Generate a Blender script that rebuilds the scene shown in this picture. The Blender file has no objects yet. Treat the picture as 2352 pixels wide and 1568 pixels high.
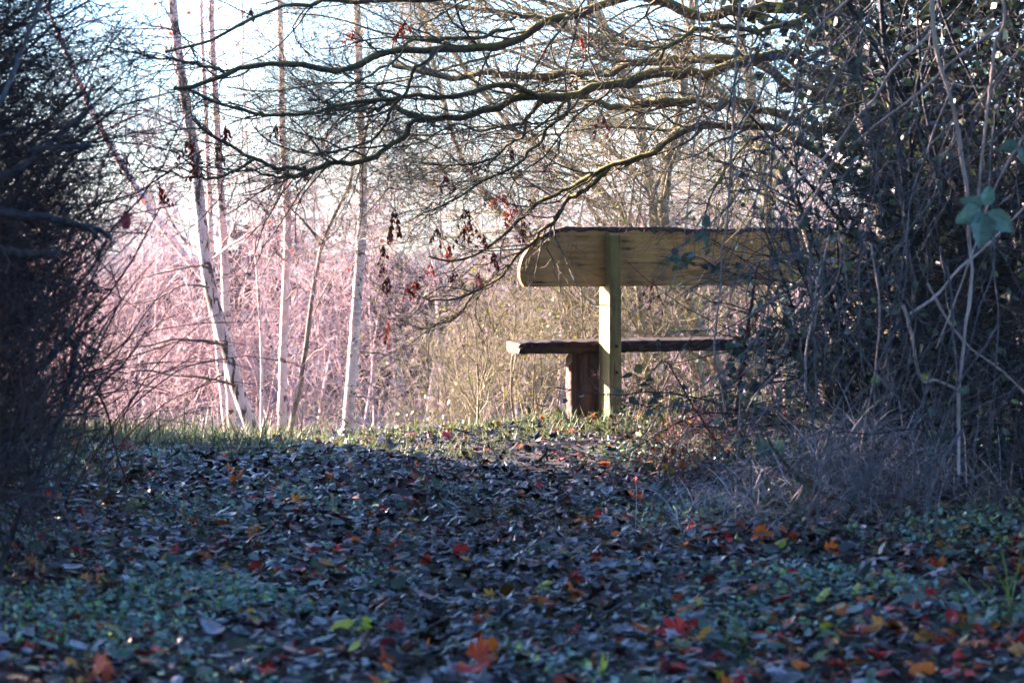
import bpy, math
import numpy as np
from mathutils import Vector

# ------------------------------------------------------------------ camera
F = 85 / 36 * 2352.0                 # focal length in pixels of a 2352 x 1568 grid
CAMZ, HOR = 1.15, 560.0
PITCH = math.atan((784 - HOR) / F)
scene = bpy.context.scene
col = scene.collection
cam = bpy.data.cameras.new('camera'); cam.lens = 85; cam.sensor_width = 36
cam.clip_start = .1; cam.clip_end = 2000
cam.dof.use_dof = True; cam.dof.focus_distance = 14.6; cam.dof.aperture_fstop = 5.0
co = bpy.data.objects.new('camera', cam); col.objects.link(co)
co.location = (0, 0, CAMZ); co.rotation_euler = (math.pi / 2 - PITCH, 0, 0)
scene.camera = co

# ------------------------------------------------------------------ sky, sun, exposure
SUN_AZ, SUN_EL = math.radians(62), math.radians(17)      # degrees to the left of straight ahead
to_sun = Vector((-math.sin(SUN_AZ) * math.cos(SUN_EL), math.cos(SUN_AZ) * math.cos(SUN_EL), math.sin(SUN_EL)))
world = bpy.data.worlds.new('World'); scene.world = world; world.use_nodes = True
wn = world.node_tree.nodes; wl = world.node_tree.links
sky = wn.new('ShaderNodeTexSky'); sky.sky_type = 'NISHITA'; sky.sun_disc = False
sky.sun_elevation = SUN_EL; sky.sun_rotation = -SUN_AZ
sky.air_density = 1.0; sky.dust_density = 1.5; sky.ozone_density = 7.0
wl.new(sky.outputs[0], wn['Background'].inputs[0]); wn['Background'].inputs[1].default_value = .056
sun = bpy.data.lights.new('sun', 'SUN'); sun.energy = 3.2; sun.angle = math.radians(.5); sun.color = (1, .76, .64)
so = bpy.data.objects.new('sun', sun); col.objects.link(so)
so.rotation_euler = to_sun.to_track_quat('Z', 'Y').to_euler(); so.location = (-20, 10, 20)
scene.view_settings.view_transform = 'Standard'; scene.view_settings.look = 'None'
scene.view_settings.gamma = 1; scene.view_settings.exposure = 4.42
scene.cycles.use_denoising = True
scene.cycles.max_bounces = 6; scene.cycles.diffuse_bounces = 3; scene.cycles.glossy_bounces = 2
scene.cycles.transmission_bounces = 3; scene.cycles.volume_bounces = 1; scene.cycles.transparent_max_bounces = 4

rng = np.random.default_rng(11)
U = lambda a, b, n=None: rng.uniform(a, b, n)

def at(px, py, Y):
    u = (784 - py) / F; c, s = math.cos(PITCH), math.sin(PITCH)
    y = c + s * u; z = -s + c * u
    k = Y / y
    return np.array([(px - 1176) / F * k, Y, CAMZ + z * k])

def project(P):
    P = np.asarray(P, float); c, s = math.cos(PITCH), math.sin(PITCH)
    f = c * P[..., 1] - s * (P[..., 2] - CAMZ); u = s * P[..., 1] + c * (P[..., 2] - CAMZ)
    return np.stack([1176 + F * P[..., 0] / f, 784 - F * u / f], -1)

def norm(v): return v / np.maximum(np.linalg.norm(v, axis=-1, keepdims=True), 1e-9)
def sstep(a, b, x):
    t = np.clip((x - a) / (b - a), 0, 1); return t * t * (3 - 2 * t)

# ------------------------------------------------------------------ mesh helpers
def mesh_np(name, V, Fc, colors=None, smooth=True):
    V = np.ascontiguousarray(V, np.float32); Fc = np.ascontiguousarray(Fc, np.int32)
    k = Fc.shape[1]
    me = bpy.data.meshes.new(name)
    me.vertices.add(len(V)); me.vertices.foreach_set('co', V.ravel())
    me.loops.add(Fc.size); me.loops.foreach_set('vertex_index', Fc.ravel())
    me.polygons.add(len(Fc))
    me.polygons.foreach_set('loop_start', np.arange(0, Fc.size, k, dtype=np.int32))
    me.polygons.foreach_set('loop_total', np.full(len(Fc), k, np.int32))
    me.polygons.foreach_set('use_smooth', np.full(len(Fc), smooth))
    if colors is not None:
        a = me.color_attributes.new('tint', 'FLOAT_COLOR', 'POINT')
        c = np.ones((len(V), 4), np.float32); c[:, :3] = colors
        a.data.foreach_set('color', c.ravel())
    me.update(); me.validate()
    return me

def thing(name, label, cat, loc=(0, 0, 0), group=None):
    o = bpy.data.objects.new(name, None); col.objects.link(o)
    o.location = tuple(loc); o.empty_display_size = .2
    o['label'] = label; o['category'] = cat
    if group: o['group'] = group
    return o

def obj(name, me, mat, parent=None, kind=None, label=None, cat=None, group=None):
    """mesh given in world coordinates; when it has a parent it is shifted into the parent's space"""
    o = bpy.data.objects.new(name, me); col.objects.link(o)
    if mat is not None and not me.materials: me.materials.append(mat)
    if parent is not None:
        o.parent = parent
        me.transform(__import__('mathutils').Matrix.Translation(-world_loc(parent)))
    if kind: o['kind'] = kind
    if label: o['label'] = label
    if cat: o['category'] = cat
    if group: o['group'] = group
    return o

def world_loc(o):
    v = Vector(o.location)
    while o.parent is not None:
        o = o.parent; v = v + Vector(o.location)
    return v

def tubes(P, R, sides=3):
    """P (M,n,3) polylines, R (M,n) radii -> verts, quads"""
    M, n, _ = P.shape
    T = np.empty_like(P); T[:, 1:-1] = P[:, 2:] - P[:, :-2]; T[:, 0] = P[:, 1] - P[:, 0]; T[:, -1] = P[:, -1] - P[:, -2]
    T = norm(T); mean = norm(P[:, -1] - P[:, 0])
    ref = rng.normal(size=(M, 3)); ref -= mean * (ref * mean).sum(-1, keepdims=True); ref = norm(ref)[:, None, :]
    A = norm(ref - T * (ref * T).sum(-1, keepdims=True)); B = np.cross(T, A)
    ang = np.arange(sides) * 2 * math.pi / sides
    V = P[:, :, None] + R[:, :, None, None] * (np.cos(ang)[:, None] * A[:, :, None] + np.sin(ang)[:, None] * B[:, :, None])
    base = np.arange(M)[:, None, None] * n * sides + np.arange(n - 1)[None, :, None] * sides
    i = np.arange(sides); j = (i + 1) % sides
    Q = np.stack([base + i, base + j, base + sides + j, base + sides + i], -1)
    return V.reshape(-1, 3), Q.reshape(-1, 4)

def join(parts):
    Vs, Fs, o = [], [], 0
    for V, Fc in parts:
        Vs.append(V); Fs.append(Fc + o); o += len(V)
    return np.concatenate(Vs), np.concatenate(Fs)

def grow(S, D, L, n, wig, trop=(0, 0, 0), kink=0.):
    M = len(S); P = np.empty((M, n, 3)); P[:, 0] = S; d = norm(D); st = (np.broadcast_to(L, (M,)) / (n - 1))[:, None]
    trop = np.asarray(trop, float)
    for i in range(1, n):
        d = norm(d + wig * rng.normal(size=(M, 3)) + trop)
        P[:, i] = P[:, i - 1] + d * st
    return P

def taper(r0, r1, n): 
    r0 = np.asarray(r0, float); t = np.linspace(0, 1, n)
    return r0[:, None] * (1 - t) + np.broadcast_to(r1, r0.shape)[:, None] * t

def spawn(P, R, k, t0=.1, t1=.98, a0=.5, a1=1.1):
    M, n, _ = P.shape; idx = np.repeat(np.arange(M), k); N = len(idx)
    t = U(t0, t1, N) * (n - 1); i = np.minimum(t.astype(int), n - 2); f = (t - i)[:, None]
    S = P[idx, i] * (1 - f) + P[idx, i + 1] * f
    T = norm(P[idx, i + 1] - P[idx, i]); r = R[idx, i] * (1 - f[:, 0]) + R[idx, i + 1] * f[:, 0]
    pr = rng.normal(size=(N, 3)); pr = norm(pr - T * (pr * T).sum(-1, keepdims=True)); a = U(a0, a1, N)[:, None]
    return S, np.cos(a) * T + np.sin(a) * pr, r, t / (n - 1)

def spline(pts, n):
    """Catmull-Rom through control points, n samples spread by length"""
    p = np.asarray(pts, float); q = np.vstack([2 * p[0] - p[1], p, 2 * p[-1] - p[-2]])
    out = []
    for i in range(len(p) - 1):
        a, b, c, d = q[i:i + 4]; t = np.linspace(0, 1, 12, endpoint=False)[:, None]
        out.append(.5 * (2 * b + (c - a) * t + (2 * a - 5 * b + 4 * c - d) * t**2 + (3 * b - a - 3 * c + d) * t**3))
    out = np.vstack(out + [p[-1:]]); s = np.r_[0, np.cumsum(np.linalg.norm(np.diff(out, axis=0), axis=1))]
    x = np.linspace(0, s[-1], n)
    return np.stack([np.interp(x, s, out[:, k]) for k in range(3)], -1)

def limb_path(pix, Y0, Y1, w0, w1, n=40, wob=.5, knob=.13, spread=.0, crook=0.):
    """traced run of pixels at depths Y0..Y1, widths in pixels -> path and radii with knobs and bends"""
    m = len(pix); Ys = np.linspace(Y0, Y1, m) + spread * rng.normal(size=m)
    p = spline([at(a, b, y) for (a, b), y in zip(pix, Ys)], n)
    r = np.linspace(w0, w1, n) / F * np.linspace(Y0, Y1, n) / 2
    r = r * (1 + knob * rng.normal(size=n))
    p = p + rng.normal(size=(n, 3)) * (wob * r[:, None])
    if crook:
        kk = np.linspace(0, n - 1, 15); off = rng.normal(size=(15, 3)); off[0] = off[-1] = 0
        p = p + crook * r[:, None] * np.stack([np.interp(np.arange(n), kk, off[:, j]) for j in range(3)], -1)
    return p, r

# ------------------------------------------------------------------ materials
def mat(name, rough=.8, spec=.3):
    m = bpy.data.materials.new(name); m.use_nodes = True
    nt = m.node_tree; b = nt.nodes['Principled BSDF']
    b.inputs['Roughness'].default_value = rough; b.inputs['Specular IOR Level'].default_value = spec
    return m, nt, b

def noise(nt, scale, detail=4, stretch=(1, 1, 1), rough=.6):
    tc = nt.nodes.new('ShaderNodeTexCoord'); mp = nt.nodes.new('ShaderNodeMapping'); mp.inputs['Scale'].default_value = stretch
    nz = nt.nodes.new('ShaderNodeTexNoise'); nz.inputs['Scale'].default_value = scale; nz.inputs['Detail'].default_value = detail; nz.inputs['Roughness'].default_value = rough
    nt.links.new(tc.outputs['Object'], mp.inputs[0]); nt.links.new(mp.outputs[0], nz.inputs['Vector'])
    return nz.outputs['Fac']

def ramp(nt, src, stops):
    r = nt.nodes.new('ShaderNodeValToRGB'); e = r.color_ramp.elements
    while len(e) < len(stops): e.new(.5)
    for el, (p, c) in zip(e, stops): el.position = p; el.color = (*c, 1) if len(c) == 3 else c
    nt.links.new(src, r.inputs[0]); return r.outputs[0]

def mix(nt, fac, a, b, mode='MIX'):
    m = nt.nodes.new('ShaderNodeMix'); m.data_type = 'RGBA'; m.blend_type = mode
    for s, v in ((0, fac), (6, a), (7, b)):
        if isinstance(v, (int, float)): m.inputs[s].default_value = v
        elif isinstance(v, tuple): m.inputs[s].default_value = (*v, 1)
        else: nt.links.new(v, m.inputs[s])
    return m.outputs[2]

def bump(nt, b, src, strength, dist):
    n = nt.nodes.new('ShaderNodeBump'); n.inputs['Strength'].default_value = strength; n.inputs['Distance'].default_value = dist
    nt.links.new(src, n.inputs['Height']); nt.links.new(n.outputs[0], b.inputs['Normal'])

def bark(name, dark, light, scale=40, moss=None, moss_amt=.5, rough=.8, stretch=(1, 1, 1), spec=.3):
    m, nt, b = mat(name, rough, spec)
    n1 = noise(nt, scale, 5, stretch); c = ramp(nt, n1, [(.3, dark), (.7, light)])
    if moss:
        g = nt.nodes.new('ShaderNodeNewGeometry'); sx = nt.nodes.new('ShaderNodeSeparateXYZ'); nt.links.new(g.outputs['Normal'], sx.inputs[0])
        n2 = noise(nt, 14, 3); ad = nt.nodes.new('ShaderNodeMath'); ad.operation = 'MULTIPLY_ADD'
        nt.links.new(sx.outputs['Z'], ad.inputs[0]); ad.inputs[1].default_value = .28; nt.links.new(n2, ad.inputs[2])
        f = ramp(nt, ad.outputs[0], [(moss_amt, (0, 0, 0)), (moss_amt + .16, (1, 1, 1))])
        c = mix(nt, f, c, moss)
    nt.links.new(c, b.inputs['Base Color']); bump(nt, b, n1, .6, .01)
    return m

def leafmat(name, rough=.45, spec=.5, trans=.25, col_=None):
    """colour from the 'tint' attribute, or a plain colour with mottling"""
    m, nt, b = mat(name, rough, spec)
    if col_ is None:
        a = nt.nodes.new('ShaderNodeAttribute'); a.attribute_name = 'tint'; c0 = a.outputs['Color']
    else:
        r = nt.nodes.new('ShaderNodeRGB'); r.outputs[0].default_value = (*col_, 1); c0 = r.outputs[0]
    n = noise(nt, 55, 3); c = mix(nt, 1.0, c0, ramp(nt, n, [(.3, (.5, .5, .5)), (.7, (1.25, 1.2, 1.2))]), 'MULTIPLY')
    nt.links.new(c, b.inputs['Base Color']); bump(nt, b, n, .4, .004)
    if trans:
        t = nt.nodes.new('ShaderNodeBsdfTranslucent'); nt.links.new(c, t.inputs[0])
        x = nt.nodes.new('ShaderNodeMixShader'); x.inputs[0].default_value = trans
        nt.links.new(b.outputs[0], x.inputs[1]); nt.links.new(t.outputs[0], x.inputs[2])
        nt.links.new(x.outputs[0], nt.nodes['Material Output'].inputs[0])
    return m

M_moss = bark('mossy_bark', (.035, .032, .03), (.15, .14, .13), 45, (.17, .15, .04), .46)
M_twig = bark('twig_bark', (.035, .03, .028), (.14, .12, .11), 30, (.15, .13, .05), .54)
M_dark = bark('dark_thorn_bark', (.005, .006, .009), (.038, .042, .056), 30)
M_bramble = bark('bramble_stem', (.03, .012, .016), (.12, .05, .05), 20, None, .5, .6)
M_grey = bark('grey_dry_stem', (.02, .023, .032), (.125, .125, .145), 25)
M_vine = bark('pale_vine_bark', (.20, .14, .13), (.50, .40, .38), 20, None, .5, .7, (1, 1, .35))
M_straw = bark('dead_straw', (.20, .19, .19), (.50, .47, .45), 12, None, .5, .75)
M_olive = bark('olive_bark', (.10, .085, .05), (.26, .225, .14), 25, (.13, .125, .04), .66)
M_pink = bark('purple_birch_twig', (.13, .075, .08), (.52, .35, .335), 1.3)
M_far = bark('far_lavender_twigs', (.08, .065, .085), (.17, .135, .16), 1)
M_brownb = bark('brown_sapling_bark', (.06, .04, .03), (.22, .15, .11), 20)

def birch_bark(name, fissure):
    m, nt, b = mat(name, .7, .25)
    base = ramp(nt, noise(nt, 6, 4), [(.3, (.36, .255, .215)), (.7, (.56, .43, .37))])
    band = noise(nt, 1, 3, (6, 6, 45)); f1 = ramp(nt, band, [(.70, (0, 0, 0)), (.76, (.8, .8, .8))])
    c = mix(nt, f1, base, (.22, .13, .10))
    if fissure:
        fz = noise(nt, 1, 5, (17, 17, 4.5)); f2 = ramp(nt, fz, [(.52, (0, 0, 0)), (.55, (1, 1, 1))])
        c = mix(nt, f2, c, (.05, .03, .025)); bump(nt, b, fz, .8, -.02)
    else:
        fz = noise(nt, 1, 2, (11, 11, 15)); f2 = ramp(nt, fz, [(.60, (0, 0, 0)), (.63, (1, 1, 1))])
        c = mix(nt, f2, c, (.06, .04, .035)); bump(nt, b, band, .2, .004)
    nt.links.new(c, b.inputs['Base Color']); return m
M_birch = birch_bark('silver_birch_bark', False)
M_birchf = birch_bark('fissured_birch_bark', True)

M_litter = leafmat('leaf_litter', .36, .32, .05)
M_green = leafmat('bramble_leaf', .42, .5, .3)
M_grass = leafmat('grass_blade', .5, .4, .4)
M_farleaf = leafmat('far_scrub_leaf', .95, .05, 0)
M_key = leafmat('dry_seed_key', .6, .3, .3, (.26, .035, .022))

# ------------------------------------------------------------------ ground
def gz(x, y):
    x = np.asarray(x, float); y = np.asarray(y, float)
    z = .03 * np.sin(x * 1.3 + .4) * np.sin(y * .9) + .018 * np.sin(x * 3.7 + y * 2.3)
    z = z + .30 * sstep(-1.6, -4.5, x) * sstep(15.5, 12, y) + .25 * sstep(1.3, 3.2, x) * sstep(15, 11, y)
    z = z - .10 * np.exp(-((x + .1) / 1.0)**2) * sstep(6, 9, y) * sstep(16, 12, y)
    z = z + .10 * np.exp(-(((x - 1.0) / 1.5)**2 + ((y - 14.8) / 1.2)**2))
    z = z - .12 * sstep(12.5, 15.5, y) * sstep(1.2, -.6, x)
    z = z - 1.35 * sstep(15.8, 22, y) - .9 * sstep(22, 40, y)
    return z + 2.3 * sstep(42, 95, y)

def grid(x0, x1, nx, y0, y1, ny):
    X, Y = np.meshgrid(np.linspace(x0, x1, nx), np.linspace(y0, y1, ny)); return X, Y
xs = np.unique(np.r_[np.linspace(-300, -12, 14), np.linspace(-12, 12, 120), np.linspace(12, 300, 14)])
ys = np.unique(np.r_[np.linspace(-100, 2, 10), np.linspace(2, 24, 120), np.linspace(24, 60, 30), np.linspace(60, 300, 20)])
X, Y = np.meshgrid(xs, ys); Z = gz(X, Y) + .008 * rng.normal(size=X.shape) * (np.abs(X) < 11)
nx, ny = len(xs), len(ys); I = (np.arange(ny - 1)[:, None] * nx + np.arange(nx - 1)).ravel()
m, nt, b = mat('damp_earth', .8, .3)
n1 = noise(nt, 9, 6); c = ramp(nt, n1, [(.3, (.008, .007, .008)), (.6, (.022, .018, .018)), (.8, (.03, .03, .018))])
nt.links.new(c, b.inputs['Base Color']); bump(nt, b, noise(nt, 60, 4), .8, .02)
obj('ground', mesh_np('ground', np.stack([X, Y, Z], -1).reshape(-1, 3), np.stack([I, I + 1, I + nx + 1, I + nx], -1)), m, kind='structure')

# ------------------------------------------------------------------ bench
TH = math.radians(22)
A = np.array([math.cos(TH), math.sin(TH), 0]); N = np.array([math.sin(TH), -math.cos(TH), 0])   # along the bench; towards the viewer
BP = at(1396, 968, 15.0)                        # foot of the near post
B0 = np.array([BP[0], BP[1], float(gz(BP[0], BP[1]))])
kz = .0027
def bw(s, q, z): return B0 + A * s + N * q + np.array([0, 0, z])   # bench space -> world
zpx = lambda py: (968 - py) * kz

def woodmat(name, dark, light, grain=(3, 30, 30), rough=.75, algae=None, wane=None):
    m, nt, b = mat(name, rough, .25)
    g = noise(nt, 1.6, 6, grain, .65); c = ramp(nt, g, [(.28, dark), (.72, light)])
    st = noise(nt, 3.2, 3); c = mix(nt, ramp(nt, st, [(.42, (0, 0, 0)), (.72, (.6, .6, .6))]), c, tuple(v * .35 for v in dark))
    ck = noise(nt, 1, 2, tuple(v * (1.0 if v == min(grain) else 1.6) for v in grain)); c = mix(nt, ramp(nt, ck, [(.325, (.9, .9, .9)), (.36, (0, 0, 0))]), c, tuple(v * .12 for v in dark))
    if algae: c = mix(nt, ramp(nt, noise(nt, 5, 4), [(.4, (0, 0, 0)), (.65, (.8, .8, .8))]), c, algae)
    nt.links.new(c, b.inputs['Base Color']); bump(nt, b, g, .5, .006); return m
M_plank = woodmat('weathered_oak', (.10, .05, .016), (.58, .33, .125), algae=(.42, .26, .08))
M_post = woodmat('green_stained_oak', (.09, .068, .028), (.27, .21, .085), (30, 30, 3), algae=(.19, .165, .045))
M_rot = woodmat('rotting_board', (.008, .005, .004), (.05, .024, .016), (2, 14, 26))
M_log = woodmat('split_log', (.012, .008, .007), (.12, .075, .062), (14, 14, 1.2))
M_bark = bark('wane_bark', (.012, .008, .007), (.09, .05, .04), 30)
m, nt, b = mat('rusty_iron', .6, .4); b.inputs['Metallic'].default_value = .6
nt.links.new(ramp(nt, noise(nt, 80, 3), [(.3, (.01, .008, .008)), (.7, (.07, .035, .02))]), b.inputs['Base Color']); M_iron = m

def slab(name, outline, thick, mat_, parent, frame, bev=.006, rough=.0):
    """outline [(s,z)] extruded across q from thick[0] to thick[1]"""
    import bmesh
    bm = bmesh.new(); k = len(outline)
    va = [bm.verts.new(frame(s, thick[1], z)) for s, z in outline]; vb = [bm.verts.new(frame(s, thick[0], z)) for s, z in outline]
    bm.faces.new(va); bm.faces.new(vb[::-1])
    for i in range(k): bm.faces.new((va[i], vb[i], vb[(i + 1) % k], va[(i + 1) % k]))
    bmesh.ops.recalc_face_normals(bm, faces=bm.faces)
    if bev: bmesh.ops.bevel(bm, geom=[e for e in bm.edges if e.calc_face_angle(0) > .5], offset=bev, segments=2, affect='EDGES')
    me = bpy.data.meshes.new(name); bm.to_mesh(me); bm.free()
    return me
bench = thing('park_bench', 'rustic wooden bench with thick live-edged back plank, seen from behind', 'bench', B0)
bench.rotation_euler = (0, 0, TH)
def bl(s, q, z): return (s, -q, z)             # bench-local frame: x along, -y to the viewer
def bpart(name, me, mt, parent=bench):
    o = bpy.data.objects.new(name, me); col.objects.link(o); me.materials.append(mt); o.parent = parent; return o
LEN = 2.55; s0 = -.60
top = [(s0 + t, zpx(527) + .006 * math.sin(t * 2.7 + 1) + .004 * math.sin(t * 7.9 + 1) + .0025 * rng.normal()) for t in np.linspace(.30, LEN - .25, 34)]
prof = [(s0 + .03, zpx(661)), (s0 + LEN - .04, zpx(661)), (s0 + LEN, zpx(645)), (s0 + LEN, zpx(600)), (s0 + LEN - .08, zpx(552))] + top[::-1] + \
       [(s0 + .22, zpx(533)), (s0 + .135, zpx(547)), (s0 + .07, zpx(568)), (s0 + .02, zpx(595)), (s0, zpx(620)), (s0, zpx(642))]
bpart('back_plank', slab('back_plank', prof, (-.022, .030), M_plank, bench, bl), M_plank)
# bark left on the plank's upper edge: ragged strip wrapped over the top
ss = np.linspace(s0 + .16, s0 + LEN - .2, 60); tz = np.interp(ss, [p[0] for p in ([(s0 + .135, zpx(547)), (s0 + .22, zpx(533))] + top)], [p[1] for p in ([(s0 + .135, zpx(547)), (s0 + .22, zpx(533))] + top)])
rows = []
for q, dz in ((.0335, -1), (.037, -.3), (.033, .9), (.0, 1.2), (-.024, .8), (-.027, -.6)):
    jag = (.016 + .014 * np.abs(rng.normal(size=60))) if dz == -1 else None
    z = tz - jag if dz == -1 else tz + dz * .003 + .0018 * rng.normal(size=60)
    rows.append(np.stack([ss, np.full(60, -q) + .002 * rng.normal(size=60), z], -1))
V = np.concatenate(rows); I = (np.arange(5)[:, None] * 60 + np.arange(59)).ravel()
bpart('bark_edge', mesh_np('bark_edge', V, np.stack([I, I + 1, I + 61, I + 60], -1)), M_bark)
def post(sc):
    w = .036; d0, d1 = -.055, .115
    pr = []   # profile in q,z: half-lapped where the plank sits, wedge towards the foot
    outl = [(d0, -.25), (.123, -.25), (.112, zpx(545)), (.098, zpx(540)), (.032, zpx(540)), (.032, zpx(662)), (d0, zpx(662) - .004)]
    import bmesh
    bm = bmesh.new()
    va = [bm.verts.new((sc - w - .006 * (z < .3), -q, z)) for q, z in outl]; vb = [bm.verts.new((sc + w + .008 * (z < .3), -q, z)) for q, z in outl]
    bm.faces.new(va); bm.faces.new(vb[::-1])
    k = len(outl)
    for i in range(k): bm.faces.new((va[i], vb[i], vb[(i + 1) % k], va[(i + 1) % k]))
    bmesh.ops.recalc_face_normals(bm, faces=bm.faces)
    bmesh.ops.bevel(bm, geom=list(bm.edges), offset=.005, segments=2, affect='EDGES')
    me = bpy.data.meshes.new('post'); bm.to_mesh(me); bm.free()
    o = bpart('post', me, M_post)
    for py in (797, 857):
        bm = bmesh.new(); bmesh.ops.create_cone(bm, cap_ends=True, segments=8, radius1=.010, radius2=.008, depth=.014,
            matrix=__import__('mathutils').Matrix.Translation((sc + .006, -.122, zpx(py))) @ __import__('mathutils').Matrix.Rotation(math.pi / 2, 4, 'X'))
        me = bpy.data.meshes.new('bolt'); bm.to_mesh(me); bm.free(); bpart('bolt', me, M_iron, o)
    return o
post(0); post(1.78)
def seatboard(q0, q1, sa, sb):
    n = 70; ss = np.linspace(sa, sb, n); bm_rows = []
    for q, z in ((q1, 797), (q1 + .0, 790), (q1 - .012, 788), (q0 + .012, 788), (q0, 790), (q0, 812), (q0 + .01, 815), (q1 - .012, 815), (q1, 812), (q1, 805)):
        jag = .002 + (.004 if q >= q1 - .001 else 0)
        taper_ = np.clip((ss - sa) / .03, 0, 1)**.5
        bm_rows.append(np.stack([ss, -(q + jag * rng.normal(size=n)), zpx(z) + .0018 * rng.normal(size=n) - .004 * (1 - taper_) * (z < 800) + .004 * (1 - taper_) * (z > 800)], -1))
    V = np.concatenate(bm_rows); k = len(bm_rows)
    Fq = [(i * n + j, ((i + 1) % k) * n + j, ((i + 1) % k) * n + j + 1, i * n + j + 1) for i in range(k) for j in range(n - 1)]
    me = mesh_np('seat_board', V, np.array(Fq))
    import bmesh
    bm = bmesh.new(); bm.from_mesh(me); bm.verts.ensure_lookup_table()
    bm.faces.new([bm.verts[i * n] for i in range(k)]); bm.faces.new([bm.verts[i * n + n - 1] for i in range(k)][::-1])
    bmesh.ops.recalc_face_normals(bm, faces=bm.faces); bm.to_mesh(me); bm.free()
    for p in me.polygons: p.use_smooth = False
    return bpart('seat_board', me, M_rot)
seatboard(-.245, -.058, s0 + .03, s0 + LEN + .02); seatboard(-.45, -.255, s0 + .10, s0 + LEN)
def log(sc):
    n, k = 26, 28; zz = np.linspace(-.25, zpx(816.5), n); an = np.arange(k) * 2 * math.pi / k
    groove = .016 * np.abs(rng.normal(size=k)) + .008 * np.sin(an * 5 + 1)
    V = []
    for i, z in enumerate(zz):
        r = .118 + .012 * math.sin(z * 7) - groove + .003 * rng.normal(size=k) - (.012 * rng.random(k) if i == n - 1 else 0)
        V.append(np.stack([sc + r * np.cos(an), .185 + r * np.sin(an), np.full(k, z)], -1))
    V = np.concatenate(V); Fq = [(i * k + j, i * k + (j + 1) % k, (i + 1) * k + (j + 1) % k, (i + 1) * k + j) for i in range(n - 1) for j in range(k)]
    return bpart('log_leg', mesh_np('log_leg', V, np.array(Fq)), M_log)
log(-.07); log(1.72)

# ------------------------------------------------------------------ leaf clouds
OV = np.array([(0, 0), (.26, .14), (.37, .38), (.22, .74), (0, 1.05), (-.22, .74), (-.37, .38), (-.26, .14)])
DIA = np.array([(0, 0), (.4, .5), (0, 1), (-.4, .5)])
def scatter_leaves(paths, n, size, cols, droop=.5, sel=None):
    pts = np.concatenate([p.reshape(-1, 3) for p in paths])
    if sel is not None: pts = pts[sel(pts)]
    pts = pts[rng.integers(len(pts), size=n)]
    return leaf_cloud(pts, n, size, cols, droop)
def leaf_cloud(pts, n, size, cols, droop=.5, shape=OV, flat=0.):
    d = norm(np.c_[rng.normal(size=(n, 2)), rng.normal(size=n) * .4 - droop]); up = norm(rng.normal(size=(n, 3)) * (1 - flat) + [0, 0, .8])
    x = norm(np.cross(d, up)); nn = np.cross(x, d); s = (size * U(.5, 1.3, n))[:, None, None]
    k = len(shape); mid = np.array([[0, .5]]); sh = np.vstack([shape, mid])
    curl = U(-.5, .5, n)[:, None]
    zc = curl * (sh[None, :, 0]**2 * 2 + (sh[None, :, 1] - .5)**2) 
    V = pts[:, None] + s * (sh[None, :, :1] * x[:, None] + sh[None, :, 1:] * d[:, None] + zc[..., None] * nn[:, None])
    base = np.arange(n)[:, None, None] * (k + 1); i = np.arange(k)
    Tt = base + np.stack([i, (i + 1) % k, np.full(k, k)], -1)[None]
    c = np.asarray(cols)[rng.integers(len(cols), size=n)] * U(.6, 1.3, n)[:, None]
    return mesh_np('leaves', V.reshape(-1, 3), Tt.reshape(-1, 3), np.repeat(c, k + 1, 0), smooth=True)


# ------------------------------------------------------------------ birches
def limbs_obj(name, paths, mt, parent, sides=10):
    out = []
    for p, r in paths:
        V, Q = tubes(p[None], r[None], sides)
        # close the far end with a point
        out.append(obj(name, mesh_np(name, V, Q), mt, parent))
    return out

def twig_mesh(parts): 
    V, Q = join(parts); return mesh_np('twigs', V, Q)

def branch_out(P, R, levels, parts, minr=.0011):
    """levels: list of dict(k,L,n,wig,trop,rr,a0,a1,sides); appends tubes to parts and returns the last level's paths"""
    allp = []
    for lv in levels:
        S, D, r, t = spawn(P, R, lv['k'], lv.get('t0', .12), lv.get('t1', .98), lv.get('a0', .5), lv.get('a1', 1.1))
        L = lv['L'] * U(.5, 1.3, len(S)) * (1.1 - .5 * t)
        if 'bias' in lv: D = D + np.asarray(lv['bias'])
        P2 = grow(S, D, L, lv['n'], lv['wig'], lv.get('trop', (0, 0, 0)))
        rb = np.clip(r * lv.get('rr', .6), minr, lv.get('rmax', 1)); R2 = taper(rb, np.maximum(rb * lv.get('tip', .35), minr * .7), lv['n'])
        if 'keep' in lv:
            kp = lv['keep'](P2); P2, R2 = P2[kp], R2[kp]
        V2, Q2 = tubes(P2, R2, lv.get('sides', 3))
        if 'prune' in lv:                                   # leave out twigs well outside the picture
            kp = lv['prune'](P2); sd = lv.get('sides', 3); m2 = int(kp.sum()); Q2 = Q2.reshape(len(P2), -1, 4)[:m2].reshape(-1, 4); V2 = V2.reshape(len(P2), -1, 3)[kp].reshape(-1, 3)
        parts.append((V2, Q2)); allp.append(P2)
        P, R = P2, R2
    return allp

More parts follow.
